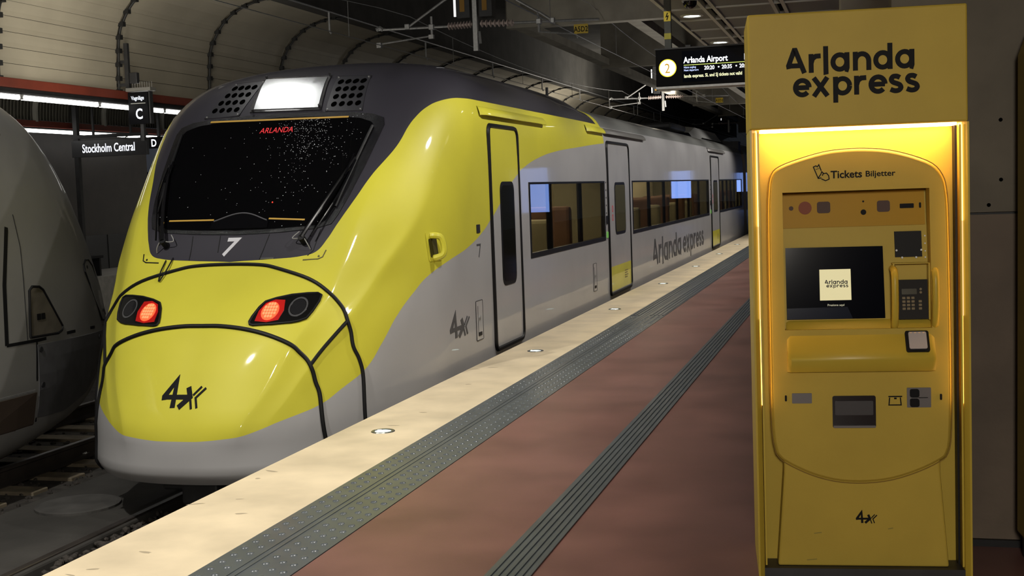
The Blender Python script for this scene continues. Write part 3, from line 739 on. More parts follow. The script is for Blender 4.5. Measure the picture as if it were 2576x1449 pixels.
# dark underside, bogie and coupler under the nose
b = MB(TO).box(-1.30, 1.30, 9.6, 39, -.72, -.45); b.box(-1.2, 1.2, 11.5, 14.0, -.9, -.6); b.build('underframe', M_dark, train, bevel=.02)
b = MB(TO); b.box(-.16, .16, 8.95, 9.8, -.82, -.58); b.box(-.42, .42, 9.1, 9.5, -.74, -.60); b.build('coupler', M_dark, train, bevel=.02)
for s in (-1, 1): MB(TO).cyl((s * .75 - .06, 11.2, -.52), (s * .75 + .06, 11.2, -.52), .42, 24).build('wheel', M_dark, train)

# rubber seams of the nose hatches
S1 = [(0, 1.06), (.29, 1.052), (.464, 1.023), (.762, .939), (.935, .839), (1.04, .725), (1.098, .628), (1.129, .517), (1.15, .391), (1.192, .275), (1.218, .129), (1.234, -.187), (1.232, -.40), (1.222, -.59)]
S2 = [(0, .596), (.177, .594), (.389, .571), (.59, .525), (.768, .454), (.84, .383), (.918, .28), (.952, .147), (.988, .022), (1.025, -.289), (1.03, -.45), (1.02, -.59)]
def seam(pts, r, name):
    pts = spline([(p[0], p[1], 0) for p in pts], 5)
    return MB(TO).tube([mapN(p.x, p.y, .004) for p in pts], r, 8).build(name, M_black, train, smooth=True)
for P in (S1, S2): seam([(-a, z) for a, z in P[:0:-1]] + P, .0165 if P is S1 else .018, 'rubber_seam')
for s in (-1, 1): seam([(s * .918, .28), (s * .98, .39), (s * 1.05, .50), (s * 1.111, .596)], .015, 'rubber_seam')

# headlights
M_house = mat('headlight_black', (.006, .006, .006), .15)
M_lensg = mat('headlight_glass', (.10, .10, .105), .12, .3)
M_redl = mat('tail_lamp', (.5, .02, .01), .3, emit=(1, .065, .02), estr=2.6)
M_redc = mat('tail_lamp_core', (.5, .1, .05), .3, emit=(1, .15, .06), estr=2.4)
M_redglow = mat('red_glow', (.5, .012, .010), .25)  # red glow around the tail lamp, put into a plate's colour
HL = [(.405, .622), (.415, .66), (.446, .728), (.48, .768), (.56, .792), (.679, .814), (.80, .822), (.878, .821), (.907, .806), (.905, .76), (.88, .69), (.85, .638), (.80, .620), (.745, .611), (.60, .603), (.444, .598), (.415, .604)]
for s in (-1, 1):
    o = HL if s > 0 else [(-a, z) for a, z in HL[::-1]]
    b = MB(TO).plate(o, mapN, -.01, .010, step=.07); hl = b.build('headlight', M_house, train, smooth=True)
    b = MB(TO); b.tube([mapN(a, z, .010) for a, z in o + o[:2]], .009, 6, cap=False); b.build('headlight_rim', M_black, hl, smooth=True)
    b = MB(TO).plate([(s * x, z) for x, z in [(.45, .625), (.455, .70), (.49, .755), (.56, .78), (.64, .775), (.66, .70), (.64, .63), (.55, .615)]][::s], mapN, .008, .0125, step=.05); b.build('red_glow', M_redglow, hl)
    b = MB(TO).plate([(s * .55 + .070 * math.cos(t) * 1.0, .695 + .066 * math.sin(t)) for t in [2 * PI * i / 20 for i in range(20)]], mapN, .012, .016, step=.04); b.build('tail_lamp', M_redl, hl)
    b = MB(TO)
    for i in range(5):
        for j in range(5):
            dx, dz = (i - 2) * .022, (j - 2) * .022
            if dx * dx + dz * dz < .0026: b.plate(circle(s * .55 + dx, .70 + dz, .0095, 8), mapN, .016, .020)
    b.build('lamp_led', M_redc, hl)
    b = MB(TO).plate(circle(s * .762, .722, .072, 24), mapN, .009, .013, holes=[circle(s * .762, .722, .060, 24)], step=None); b.build('lens_ring', M_lensg, hl)
    b = MB(TO).plate(circle(s * .762, .722, .056, 20), mapN, .009, .012, step=.05); b.build('lens', mat('lens_dark', (.03, .03, .033), .08, .5), hl)

# windscreen
WSR = [(0, 1.30), (.40, 1.312), (.72, 1.335), (.845, 1.37), (.885, 1.45), (.93, 1.60), (.985, 1.86), (1.02, 2.10), (1.035, 2.22), (1.01, 2.285), (.90, 2.325), (.70, 2.348), (.35, 2.365), (0, 2.37)]
GLR = [(0, 1.335), (.40, 1.345), (.70, 1.362), (.79, 1.40), (.825, 1.50), (.87, 1.68), (.915, 1.90), (.945, 2.10), (.955, 2.19), (.92, 2.245), (.80, 2.285), (.60, 2.308), (.30, 2.322), (0, 2.327)]
sym = lambda P: [(a, z) for a, z in P] + [(-a, z) for a, z in P[-2:0:-1]]
ws = MB(TO).plate(sym(WSR), mapN, -.01, .007, step=.12).build('windscreen_frame', mat('wet_black', (.010, .010, .012), .14, bump=.5, bscale=140, coat=.3), train, smooth=True)
gl = MB(TO).plate(sym(GLR), mapN, -.01, .012, step=.12).build('windscreen', mat('cab_glass', (.0025, .0025, .003), .03, spec=.35), train, smooth=True)
M_amber = mat('amber_strip', (.55, .33, .05), .5)
def strip_on(a0, a1, z0, z1, w, nm, m, d=.016):
    n = 12; P = [(a0 + (a1 - a0) * i / n, z0 + (z1 - z0) * i / n) for i in range(n + 1)]
    b = MB(TO); ribbon(b, P, w, mapN, .010, d); return b.build(nm, m, gl)
strip_on(-.695, .69, 2.318, 2.30, .015, 'sun_strip', M_amber, .014)
strip_on(-.69, -.26, 1.428, 1.425, .012, 'sun_strip', M_amber, .015)
strip_on(.26, .60, 1.424, 1.406, .012, 'sun_strip', M_amber, .015)
hump = [(-.27, 1.345)] + [(x, 1.40 + .068 * math.cos(PI / 2 * x / .27) ** 1.3 * 1.0) for x in [-.265 + .53 * i / 16 for i in range(17)]] + [(.27, 1.345)]
MB(TO).plate(hump[::-1], mapN, .010, .022, step=.1).build('dashboard_cowl', M_gloss, gl, smooth=True)
b = MB(TO); ribbon(b, [(x, 1.402 + .068 * max(0, math.cos(PI / 2 * x / .27)) ** 1.3) for x in [-.25 + .5 * i / 16 for i in range(17)]], .008, mapN, .02, .028); b.build('cowl_edge', mat('cowl_grey', (.10, .10, .11), .25), gl)
b = MB(TO); text(b, 'ARLANDA', .03, 2.183, .052, mapN, .012, .0155, .0, 'CENTER', xs=1.0); b.build('destination_display', emat('led_red', (1, .02, .03), .8), gl)
MB(TO).plate(circle(.245, 1.56, .006, 8), mapN, .012, .016).build('indicator_lamp', emat('led_red2', (1, .05, .02), 1.0), gl)
# rain drops on the glass, where the wiper does not reach
b = MB(TO); rnd = random.Random(5)
for k in range(520):
    t = rnd.random()
    if t < .72: a = rnd.gauss(.34, .20) + .0; z = 2.30 - abs(rnd.gauss(0, .27)); a += (2.30 - z) * .25
    else: a = rnd.uniform(-.8, .85); z = rnd.uniform(1.36, 2.32)
    if not (abs(a) < .80 + (z - 1.4) * .12 and z > 1.36): continue
    if a < .05 - (2.3 - z) * .2 and k % 3: continue
    c = mapN(a, z, .012); n = (mapN(a, z, .022) - c).normalized(); r = rnd.uniform(.0018, .0048)
    u = n.cross(Vector((0, 0, 1))).normalized(); w = n.cross(u)
    b.add([c + (u * math.cos(q * PI / 3) + w * math.sin(q * PI / 3)) * r for q in range(6)] + [c + n * r * .3 + (u * math.cos(q * PI / 3) + w * math.sin(q * PI / 3)) * r * .75 for q in range(6)] + [c + n * r * .6],
          [(q, (q + 1) % 6, 6 + (q + 1) % 6, 6 + q) for q in range(6)] + [(6 + q, 6 + (q + 1) % 6, 12) for q in range(6)])
stuff(b.build('rain_drop', mat('water', (.45, .47, .5), .04, spec=1.0, coat=1), gl, smooth=True))
b = MB(TO); emblem(b, -.178, .002, .213, mapN, .0005, .003); b.build('nose_emblem', M_ink, train)
# panel under the windscreen with the set number
b = MB(TO)
for P in ([(-.42, 1.30), (-.40, 1.20), (-.385, 1.10)], [(-.16, 1.30), (-.14, 1.16)], [(.30, 1.30), (.285, 1.20), (.27, 1.095)], [(.76, 1.33), (.74, 1.16), (.70, 1.118)]):
    ribbon(b, P, .006, mapN, .0, .003)
b.build('panel_joint', M_black, train)
b = MB(TO); ribbon(b, [(-.078, 1.263), (.018, 1.263), (-.082, 1.135)], .031, mapN, .001, .004); b.build('set_number', mat('number_white', (.62, .62, .66), .5), train)
b = MB(TO); ribbon(b, [(.28, 1.102), (.40, 1.105)], .012, mapN, .001, .006); b.build('bright_trim', mat('trim_bright', (.6, .6, .62), .2, .9), train)
for s in (-1, 1):
    b = MB(TO); P = [(s * .67, 1.085), (s * .80, 1.09), (s * .835, 1.105), (s * .85, 1.16)]
    ribbon(b, P, .008, mapN, .0, .004); b.plate(circle(s * .80, 1.112, .008, 8), mapN, 0, .005); b.build('corner_plate', M_black if s < 0 else mat('joint_olive', (.10, .09, .02), .5), train)

# wipers
for s in (-1, 1):
    wp_ = MB(TO).tube([mapN(s * .645, 1.225, .0), mapN(s * .645, 1.225, .09)], .03, 12).build('wiper', M_black, train, smooth=True)
    arm = [mapN(s * .645, 1.225, .085), mapN(s * .70, 1.36, .075), mapN(s * .80, 1.62, .06), mapN(s * .895, 1.90, .045)]
    MB(TO).tube(spline(arm, 4), [.020 - .010 * i / 12 for i in range(13)], 8).build('wiper_arm', mat('wiper_black', (.008, .008, .009), .2, coat=.6), wp_, smooth=True)
    arm2 = [mapN(s * .72, 1.24, .07), mapN(s * .86, 1.60, .055), mapN(s * .905, 1.88, .045)]
    MB(TO).tube(spline(arm2, 4), .008, 6).build('wiper_link', M_gloss, wp_)
    bl = [mapN(s * (.845 + .098 * i / 8), 1.50 + .70 * i / 8, .022) for i in range(9)]
    MB(TO).tube(bl, .013, 6).build('wiper_blade', M_black, wp_)
    MB(TO).tube([mapN(s * .885, 1.80, .05), mapN(s * .86, 1.74, .06), mapN(s * .875, 1.93, .05)], .007, 6).build('washer_nozzle', M_gloss, wp_)
    h1 = spline([mapN(s * .60, 1.29, .05), mapN(s * .555, 1.235, .06), mapN(s * .60, 1.222, .07), mapN(s * .66, 1.225, .08), mapN(s * .70, 1.185, .05), mapN(s * .715, 1.165, .01)], 4)
    MB(TO).tube(h1, .0045, 6).build('washer_hose', mat('hose_clear', (.30, .30, .29), .3), wp_)
    if s < 0:
        h2 = spline([mapN(-.60, 1.10, .01), mapN(-.60, 1.00, .02), mapN(-.585, .93, .015)], 4); MB(TO).tube(h2, .006, 6).build('washer_hose', M_black, wp_)
        h3 = spline([mapN(-.54, 1.12, .01), mapN(-.545, 1.02, .025), mapN(-.575, .93, .015)], 4); MB(TO).tube(h3, .006, 6).build('washer_hose', M_black, wp_)

# brow above the windscreen: lamp window and two vent plates
MB(TO).plate([(.385, 2.385), (.30, 2.735), (-.40, 2.748), (-.335, 2.398)][::-1], mapN, -.01, .012, step=.1).build('brow_frame', mat('brow_black', (.02, .02, .022), .2, bump=.4, bscale=160, coat=.4), train, smooth=True)
bw = MB(TO).plate([(.352, 2.405), (.278, 2.715), (-.372, 2.728), (-.30, 2.418)][::-1], mapN, -.01, .018, step=.1).build('brow_window', mat('brow_glass', (.62, .64, .65), .27, .92), train, smooth=True)
for a, z in ((-.38, 2.742), (.285, 2.735), (.365, 2.41), (-.30, 2.40)): MB(TO).tube([mapN(a, z, .01), mapN(a, z, .04)], .012, 8).build('catch', M_dark, bw)
for s in (-1, 1):
    q = [(.435, 2.372), (.375, 2.722), (.70, 2.715), (.79, 2.36)]
    o = [(s * a, z) for a, z in q][::-s]
    vp = MB(TO).plate(o, mapN, -.01, .006, step=.1).build('vent_plate', mat('vent_dark', (.034, .034, .040), .35), train, smooth=True)
    b = MB(TO); b.tube([mapN(a, z, .006) for a, z in o + o[:1]], .003, 4, cap=False); b.build('vent_edge', M_black, vp)
    for r in range(4):
        for k in range(4):
            f = (r + .5) / 4; z = 2.398 + .30 * f; c = .615 - .07 * f + (k - 1.5) * (.078 - .006 * f)
            MB(TO).plate([(s * c + .027 * math.cos(t), z + .024 * math.sin(t)) for t in [2 * PI * i / 14 for i in range(14)]], mapN, .004, .0078).build('vent_hole', mat('hole_black', (.001, .001, .001), .9, spec=0), vp)
    for a, z in ((.45, 2.385), (.39, 2.708), (.685, 2.70), (.77, 2.372)): MB(TO).tube([mapN(s * a, z, .004), mapN(s * a, z, .014)], .008, 8).build('screw', M_steel, vp)

# ---- platform side
# cab door
def side_door(name, y0_, y1_, zb, zt, win, m, kick=False):
    d = MB(TO).plate(rrect(y0_ + .02, y1_ - .02, zb + .02, zt - .02, .07), mapS, -.02, .010, step=.3).build(name, m, train, smooth=True)
    o = rrect(y0_, y1_, zb, zt, .09)
    MB(TO).tube([mapS(u, v, .006) for u, v in o + o[:2]], .026, 6, cap=False).build('door_seal', M_black, d, smooth=True)
    MB(TO).plate(rrect(*win, .10), mapS, .0, .016, step=.4).build('window_frame', M_black, d)
    w = (win[0] + .035, win[1] - .035, win[2] + .04, win[3] - .04)
    MB(TO).plate(rrect(*w, .08), mapS, .0, .019, step=.4).build('window_glass', M_dglass if m is M_paint else mat('lit_door_glass', (.10, .092, .055), .05, spec=.6), d)  # passenger doors: the lit interior is put into the glass colour
    return d
M_dglass = mat('door_glass', (.010, .010, .008), .03, spec=.6)
M_grey = mat('train_grey', (.40, .395, .40), .45, spec=.3, coat=.5, noise=.08, nscale=2)
M_yp = mat('train_yellow', YEL, .45, spec=.3, coat=.5, noise=.08, nscale=2)
cdoor = side_door('cab_door', 12.20, 13.28, .0, 2.25, (12.52, 13.05, .62, 1.69), M_paint)
for i, (y, lab) in enumerate(((18.22, None), (31.12, None))):
    d = side_door('passenger_door', y, y + 1.74, .02, 2.24, (y + .48, y + 1.33, .88, 1.66), M_grey)
    MB(TO).plate([(y + .05, .06), (y + 1.69, .06), (y + 1.69, .42), (y + .05, .42)], mapS, .008, .0125).build('kick_panel', M_yp, d)
    b = MB(TO); 
    for k in range(4): ribbon(b, [(y + 1.15, .30 - .035 * k), (y + 1.42 - .05 * (k % 2), .30 - .035 * k)], .016, mapS, .012, .0135)
    b.build('small_print', mat('print_brown', (.20, .16, .04), .5), d)
    b = MB(TO)
    for k in range(2): b.plate(circle(y + .30, 1.27 - .13 * k, .05, 16), mapS, .010, .0125, holes=[circle(y + .30, 1.27 - .13 * k, .036, 16)])
    b.build('prohibition_sticker', mat('print_red', (.55, .03, .04), .5), d)
    MB(TO).plate(rrect(y - .16, y - .06, 1.06, 1.18, .02), mapS, 0, .012).build('door_button', M_black, train)
    MB(TO).plate(rrect(y - .155, y - .065, .86, .95, .02), mapS, 0, .012).build('door_button', mat('button_green', (.02, .05, .02), .4, emit=(.3, .8, .15), estr=.35), train)
    b = MB(TO)
    for k in range(5): b.plate(circle(y - .12, 1.66 - .11 * k, .012, 8), mapS, 0, .006)
    b.build('indicator_row', M_dark, train)
# rain canopies over the doors
def canopy(ya, yb, z, m, nm='door_canopy'):
    b = MB(TO); sec = [(0, .09), (.035, .075), (.06, .03), (.062, .0), (.052, -.004), (.0, .012)]
    b.grid([[(side(Y, min(z + dz, 2.9)) + da * (1 if ya + .06 < Y < yb - .02 else .25), Y, z + dz) for da, dz in sec] for Y in (ya, ya + .08, (ya + yb) / 2, yb - .04, yb)], flip=True)
    return b.build(nm, m, train, smooth=True)
canopy(12.0, 14.58, 2.345, M_yp); canopy(17.0, 18.12, 2.36, M_yp)
canopy(18.13, 21.6, 2.36, mat('canopy_grey', (.12, .115, .11), .45)); canopy(30.9, 34.4, 2.36, mat('canopy_grey', (.12, .115, .11), .45))
# window bands: frame, glass panes, what stands behind them
M_glass = bpy.data.materials.new('window_glass'); M_glass.use_nodes = True
nt = M_glass.node_tree; nt.nodes.clear(); out = nt.nodes.new('ShaderNodeOutputMaterial'); mx = nt.nodes.new('ShaderNodeMixShader'); fr = nt.nodes.new('ShaderNodeFresnel'); geo = nt.nodes.new('ShaderNodeNewGeometry'); ior = nt.nodes.new('ShaderNodeMapRange'); ior.inputs['To Min'].default_value = 1.55; ior.inputs['To Max'].default_value = 1 / 1.55; nt.links.new(geo.outputs['Backfacing'], ior.inputs['Value']); nt.links.new(ior.outputs[0], fr.inputs[0])
tr = nt.nodes.new('ShaderNodeBsdfTransparent'); tr.inputs[0].default_value = (.72, .70, .64, 1); gg = nt.nodes.new('ShaderNodeBsdfGlossy'); gg.inputs['Roughness'].default_value = .01; gg.inputs[0].default_value = (.9, .92, .95, 1)
nt.links.new(fr.outputs[0], mx.inputs[0]); nt.links.new(tr.outputs[0], mx.inputs[1]); nt.links.new(gg.outputs[0], mx.inputs[2]); nt.links.new(mx.outputs[0], out.inputs[0])
M_beige = mat('interior_beige', (.50, .45, .30), .6); M_brown = mat('seat_brown', (.10, .048, .022), .8, noise=.2); M_int = mat('interior_dark', (.05, .045, .04), .7); M_seat = mat('seat_back_olive', (.22, .20, .12), .8)
for wi, (ya, yb) in enumerate(WINS):
    fr_ = MB(TO).plate([(ya, .83), (yb, .83), (yb, 1.68), (ya, 1.68)], mapS, -.05, .006, holes=[[(ya + .05, .885), (yb - .05, .885), (yb - .05, 1.655), (ya + .05, 1.655)]]).build('window_band', M_black, train)
    edges = [ya + .05, ya + 1.03, ya + 2.72, yb - .05] if wi == 0 else [ya + .05 + (yb - ya - .10) * k / 6 for k in range(7)]
    for k in range(len(edges) - 1):
        MB(TO).plate([(edges[k], .885), (edges[k + 1], .885), (edges[k + 1], 1.655), (edges[k], 1.655)], mapS, -.012, -.006).build('window_pane', M_glass, fr_)
        if k: MB(TO).plate([(edges[k] - .10, .885), (edges[k] + .10, .885), (edges[k] + .10, 1.655), (edges[k] - .10, 1.655)], mapS, -.04, -.013).build('window_pillar', M_black, fr_)
    it = MB(TO).box(.15, .17, ya - .2, yb + .2, .0, 2.2).build('interior_wall', M_beige, train)
    MB(TO).box(.15, 1.5, ya - .2, yb + .2, 2.0, 2.02).build('interior_ceiling', M_beige, it)
    MB(TO).box(.15, 1.5, ya - .2, yb + .2, .0, .02).build('interior_floor', M_int, it)
    for yy in (ya - .22, yb + .2): MB(TO).box(.15, 1.5, yy, yy + .02, 0, 2.0).build('bulkhead', M_seat, it)
    lamp('coach_light', 'AREA', (XC + .9, (ya + yb) / 2, 1.93), 9 * (yb - ya), (1, .88, .66), .3, yb - ya - .4)
    n = int((yb - ya) / 1.15)
    for k in range(n):
        y = ya + .45 + k * 1.15
        b = MB(TO).box(.45, 1.38, y, y + .16, .45, 1.22 if k % 2 else 1.36); b.box(.45, 1.38, y - .5, y, .42, .56); b.build('seat', M_brown if k % 2 == 0 else M_seat, it, bevel=.05)
    MB(TO).box(.60, .72, ya + .3, yb - .3, 1.955, 1.985).build('ceiling_lamp', emat('coach_lamp', (1, .85, .6), 9), it)
# side fittings near the cab
b = MB(TO).plate(rrect(10.50, 10.72, 1.00, 1.26, .02), mapS, 0, .006); gb = b.build('grab_recess', M_yp, train)
MB(TO).plate(rrect(10.53, 10.66, 1.035, 1.20, .015), mapS, .005, .008).build('grab_pocket', mat('pocket_dark', (.05, .045, .005), .6), gb)
b = MB(TO)
P = [mapS(10.58, 1.225, .0), mapS(10.58, 1.225, .055), mapS(10.60, 1.205, .085), mapS(10.61, 1.13, .095), mapS(10.60, 1.06, .085), mapS(10.58, 1.035, .04), mapS(10.58, 1.03, .0)]
b.tube(spline(P, 3), .028, 8); b.build('grab_handle', M_yp, gb, smooth=True)
MB(TO).plate(rrect(11.69, 11.80, 1.20, 1.28, .008), mapS, 0, .006).build('door_lock', M_dark, train)
b = MB(TO); ribbon(b, [(11.68, 1.085), (11.80, 1.085), (11.74, .965)], .017, mapS, .001, .003); b.build('car_number', mat('print_grey', (.07, .07, .075), .5), train)
b = MB(TO); emblem(b, 10.78, .275, .225, lambda u, v, d: mapS(10.78 + (u - 10.78) * 1.50, v, d), .001, .0035); b.build('side_emblem', mat('print_grey', (.07, .07, .075), .5), train)
for y in (11.57, 17.05):
    hp_ = MB(TO).plate(rrect(y, y + .22, .17, .55, .01), mapS, 0, .003).build('service_hatch', M_grey, train)
    b = MB(TO); o = rrect(y, y + .22, .17, .55, .01); b.tube([mapS(u, v, .003) for u, v in o + o[:1]], .0035, 4, cap=False); b.tube([mapS(y + .06, .24, .003), mapS(y + .06, .50, .003)], .003, 4); b.build('hatch_joint', M_dark, hp_)
    MB(TO).plate(rrect(y + .06, y + .17, .21, .245, .005), mapS, .002, .008).build('hatch_socket', M_black, hp_)
    MB(TO).plate(circle(y + .11, .385, .018, 12), mapS, .002, .014).build('hatch_catch', M_steel, hp_)
b = MB(TO)
fw_ = lambda u, v, d: mapS(22.2 + u * 1.49, v, d)
x_ = word(b, 'Arlanda', 0, .19, .335, fw_, .001, .004); b.build('side_lettering', mat('print_grey', (.07, .07, .075), .5), train)
b = MB(TO); word(b, 'express', x_ + .13, .19, .335, fw_, .001, .004); b.build('side_lettering', mat('print_grey', (.07, .07, .075), .5), train)
# roof gear of the coach and the car behind
b = MB(TO); sec = [(.10, 2.9), (.12, 3.06), (.35, 3.16), (.75, 3.10), (.95, 2.82)]
b.grid([[(a, Y, z - (.18 if Y in (33.4, 41.0) else 0)) for a, z in sec] for Y in (33.4, 34.6, 38.0, 39.4)], flip=True); b.build('roof_fairing', mat('fairing_grey', (.42, .42, .41), .45), train, smooth=True)
b = MB(TO); b.box(-.3, .7, 30.6, 33.2, 2.93, 3.09); b.build('roof_unit', M_dark, train, bevel=.05)
b = MB(TO); b.cyl((.86, 17.55, 2.86), (.86, 17.55, 3.02), .02, 8); b.build('roof_antenna', M_dark, train)
bel = MB(TO)
for k in range(6): bel.box(-1.42, 1.42, 39.8 + k * .14, 39.87 + k * .14, -.3, 2.85)
bel.build('gangway_bellows', M_dark, train)
b = MB(TO); rowz = zs[::2]
b.grid([[(s * 0 + W(z), Y, z) for z in rowz] for Y in (40.7, 64.0)]); b.grid([[(-W(z), Y, z) for z in rowz] for Y in (40.7, 64.0)], flip=True)
b.add([(W(z), 40.7, z) for z in rowz] + [(-W(z), 40.7, z) for z in rowz], [(i, i + 1, len(rowz) + i + 1, len(rowz) + i) for i in range(len(rowz) - 1)])
cb = b.build('coach_body', M_paint, train, smooth=True)
MB(TO).plate([(43, .83), (62, .83), (62, 1.68), (43, 1.68)], lambda u, v, d: Vector((1.55 + d, u, v)), 0, .008).build('window_band', M_gloss, cb)

# ================================================================== THE GREY TRAIN ON THE NEXT TRACK
lt = thing('train', 'grey unlit train with a rounded nose pointing away, at the left edge', 'train', (-9.0, 12.7, -.95))
LO = (0, 12.7, -.95)
yf = pchip([-.90, -.84, -.76, -.42, .07, .21, .56, 1.01, 1.49, 2.05, 2.49, 2.68, 2.85], [10.2, 10.7, 11.3, 12.35, 12.66, 12.72, 12.68, 12.52, 12.28, 11.92, 11.50, 11.20, 10.5])
lw = pchip([-.9, -.5, 0, 1.6, 2.3, 2.7, 2.9, 3.0], [1.2, 1.36, 1.42, 1.42, 1.34, 1.1, .75, .1])
M_lt = mat('train_dull_grey', (.23, .225, .215), .45, noise=.14, nscale=1.2, coat=.2)
def lside(Y, z):
    t = (yf(z) - Y) / 2.5
    return lw(z) if t >= 1 else lw(z) * max(0, 1 - (1 - max(t, 0)) ** 2) ** (1 / 2.5)
mapL = lambda Y, z, d: Vector((lside(Y, z) + d, Y, z))
lz = [-.9 + 3.88 * i / 46 for i in range(47)]
b = MB(LO); R_ = []
for z in lz:
    row = []
    for i in range(25):
        ph = PI / 2 * (i / 24) ** 1.3; row.append((lw(z) * math.sin(ph) ** (2 / 2.5), yf(z) - 2.5 + 2.5 * math.cos(ph)))
    row.append((lw(z), -4.0))
    R_.append([(-a, Y, z) for a, Y in row[:0:-1]] + [(a, Y, z) for a, Y in row])
b.grid(R_, flip=True); b.build('body', M_lt, lt, smooth=True, angle=50)
b = MB(LO); b.box(-1.1, 1.1, -4, 10.0, -.92, -.6); b.build('underframe', M_dark, lt)
def lribbon(P, w, nm, m, d=.004, par=None):
    b = MB(LO); ribbon(b, P, w, mapL, -.002, d); return b.build(nm, m, par or lt)
lribbon([(10.2, 2.3), (10.0, 1.4), (9.92, .9), (9.90, .345)], .05, 'panel_gap', M_black)
lribbon([(9.90, .345), (10.39, .34), (10.97, .35), (11.5, .335), (11.93, .31), (12.2, .31)], .03, 'panel_gap', M_black)
lribbon([(10.34, .33), (10.31, -.01), (10.34, -.44)], .02, 'panel_gap', M_black)
lribbon([(10.12, 1.54), (10.19, 1.24), (10.20, .94), (10.20, .36)], .006, 'hairline_joint', M_dark)
tri = [(10.24, .38), (10.70, .37), (10.77, .39), (10.785, .43), (10.49, .81), (10.43, .845), (10.32, .855), (10.27, .82)]
th_ = MB(LO).plate(tri, mapL, -.01, .006, step=.15).build('hatch', mat('hatch_brown', (.13, .115, .09), .5, noise=.2), lt)
b = MB(LO); b.tube([mapL(u, v, .006) for u, v in tri + tri[:1]], .013, 6, cap=False); b.build('hatch_seal', M_black, th_)
for y in (10.36, 10.43): MB(LO).plate(rrect(y, y + .06, .53, .59, .006), mapL, .004, .010).build('hatch_button', M_black, th_)
cov = [(11.83, .38), (12.02, .36), (12.06, .42), (11.80, .96), (11.66, 1.03), (11.55, 1.035), (11.46, .99), (11.46, .92)]
cv_ = MB(LO).plate(cov, mapL, -.01, .008, step=.12).build('cover_plate', M_lt, lt)
b = MB(LO); b.tube([mapL(u, v, .008) for u, v in cov + cov[:1]], .009, 6, cap=False); b.build('cover_edge', M_black, cv_)
for y, z in ((11.56, .96), (11.94, .47)): MB(LO).plate(circle(y, z, .018, 10), mapL, .006, .014).build('cover_bolt', M_dark, cv_)
sk = [(10.34, -.40), (10.87, -.43), (11.44, -.33), (11.80, -.12), (11.95, .27), (10.34, .30)]
sp = MB(LO).plate(sk, mapL, -.01, .010, step=.15).build('skirt_panel', mat('skirt_grey', (.105, .105, .11), .5, noise=.12), lt)
for y, z in ((10.38, .25), (10.39, -.09), (11.66, .22), (11.70, -.06)): MB(LO).plate(circle(y, z, .026, 12), mapL, .008, .02).build('skirt_bolt', M_dark, sp)
lribbon([(9.5, -.13), (9.77, -.13), (10.28, -.13)], .018, 'skirt_edge', M_steel)
MB(LO).plate([(8.6, -.75), (10.30, -.75), (10.30, -.15), (8.6, -.15)], mapL, -.01, .008, step=.3).build('bogie_cover', mat('bogie_rust', (.06, .04, .028), .8), lt)

# ================================================================== TICKET MACHINE
TH = math.radians(6.5)
tm = thing('ticket_machine', 'tall yellow ticket machine with a lit niche, a screen and a key pad', 'ticket machine', (-.022, 5.157, 0), TH)
M_mach = mat('machine_yellow', (.52, .375, .060), .45, spec=.15, noise=.06, nscale=3, bump=.03, bscale=120)
M_mach2 = mat('machine_yellow_satin', (.54, .395, .048), .34, spec=.3, noise=.05, nscale=3)
fY = lambda y: (lambda u, v, d: (u, y - d, v))
OX = .027
# outer housing: two side frames, header, plinth
for s in (-1, 1):
    q = [(.414, 0), (.407, 0), (.390, .022), (.386, .06), (.386, .50), (.414, .50)]; q = [(s * x, y) for x, y in q][::s]
    b = MB(); n = len(q); b.add([(x, y, z) for z in (0, 1.80) for x, y in q], [(i, i + n, (i + 1) % n + n, (i + 1) % n) for i in range(n)] + [tuple(range(n)), tuple(range(2 * n - 1, n - 1, -1))])
    b.build('side_frame', M_mach2, tm)
    MB().box(*sorted((s * .3855, s * .3775)), .10, .16, .035, 1.79).build('frame_gasket', M_black, tm)
MB().box(-.415, .410, -.004, .50, 1.80, 2.248).build('header', M_mach, tm, bevel=.008)
MB().box(-.39, .39, .155, .48, .03, 1.80).build('back_panel', M_mach, tm)
MB().box(-.39, .39, .02, .48, 0, .036).build('plinth', M_dark, tm)
led = MB().box(-.372, .372, .022, .135, 1.790, 1.799).build('light_strip', emat('warm_led', (1, .58, .28), 20), tm)
for s in (-1, 1):
    MB().box(*sorted((s * .379, s * .386)), .014, .022, .05, 1.79).build('frame_lip', M_mach2, tm)
    MB().box(*sorted((s * .3835, s * .386)), .026, .046, .70, 1.775).build('side_glow_strip', emat('side_glow', (1, .56, .20), 7), tm)  # hidden strip added to make the side channels glow
    for z0, z1, k in ((1.42, 1.79, 2.2), (1.05, 1.42, 1.0)):
        MB().box(*sorted((s * .3865, s * .3905)), .010, .020, z0, z1).build('light_edge', emat('light_edge_' + str(k), (1, .66, .25), k), tm)  # downward fade of the frame's glow, stepped into the emission
# lower cabinet and the arched door
low = MB(); 
low.plate([(-.335, .036), (.335, .036), (.305, .42), (.300, .80), (-.300, .80), (-.305, .42)], fY(.155), 0, .098); lc = low.build('lower_cabinet', M_mach, tm, bevel=.008)
arch = [(-.335, .50), (-.350, .60), (-.352, .90), (-.350, 1.40), (-.345, 1.56), (-.332, 1.625), (-.30, 1.655), (-.225, 1.682), (-.13, 1.706), (-.05, 1.714), (.03, 1.714), (.12, 1.704), (.21, 1.679), (.285, 1.645), (.322, 1.60), (.338, 1.54), (.345, 1.40), (.350, .90), (.348, .60), (.334, .50), (.30, .465), (.22, .425), (.12, .392), (.02, .379), (-.08, .382), (-.17, .402), (-.25, .435), (-.31, .47)]
arch = [(p.x, p.y) for p in spline([(x, z, 0) for x, z in arch + arch[:1]], 3)][:-1]
niche = [(-.290, 1.0), (.278, 1.0), (.272, 1.55), (-.290, 1.55)]
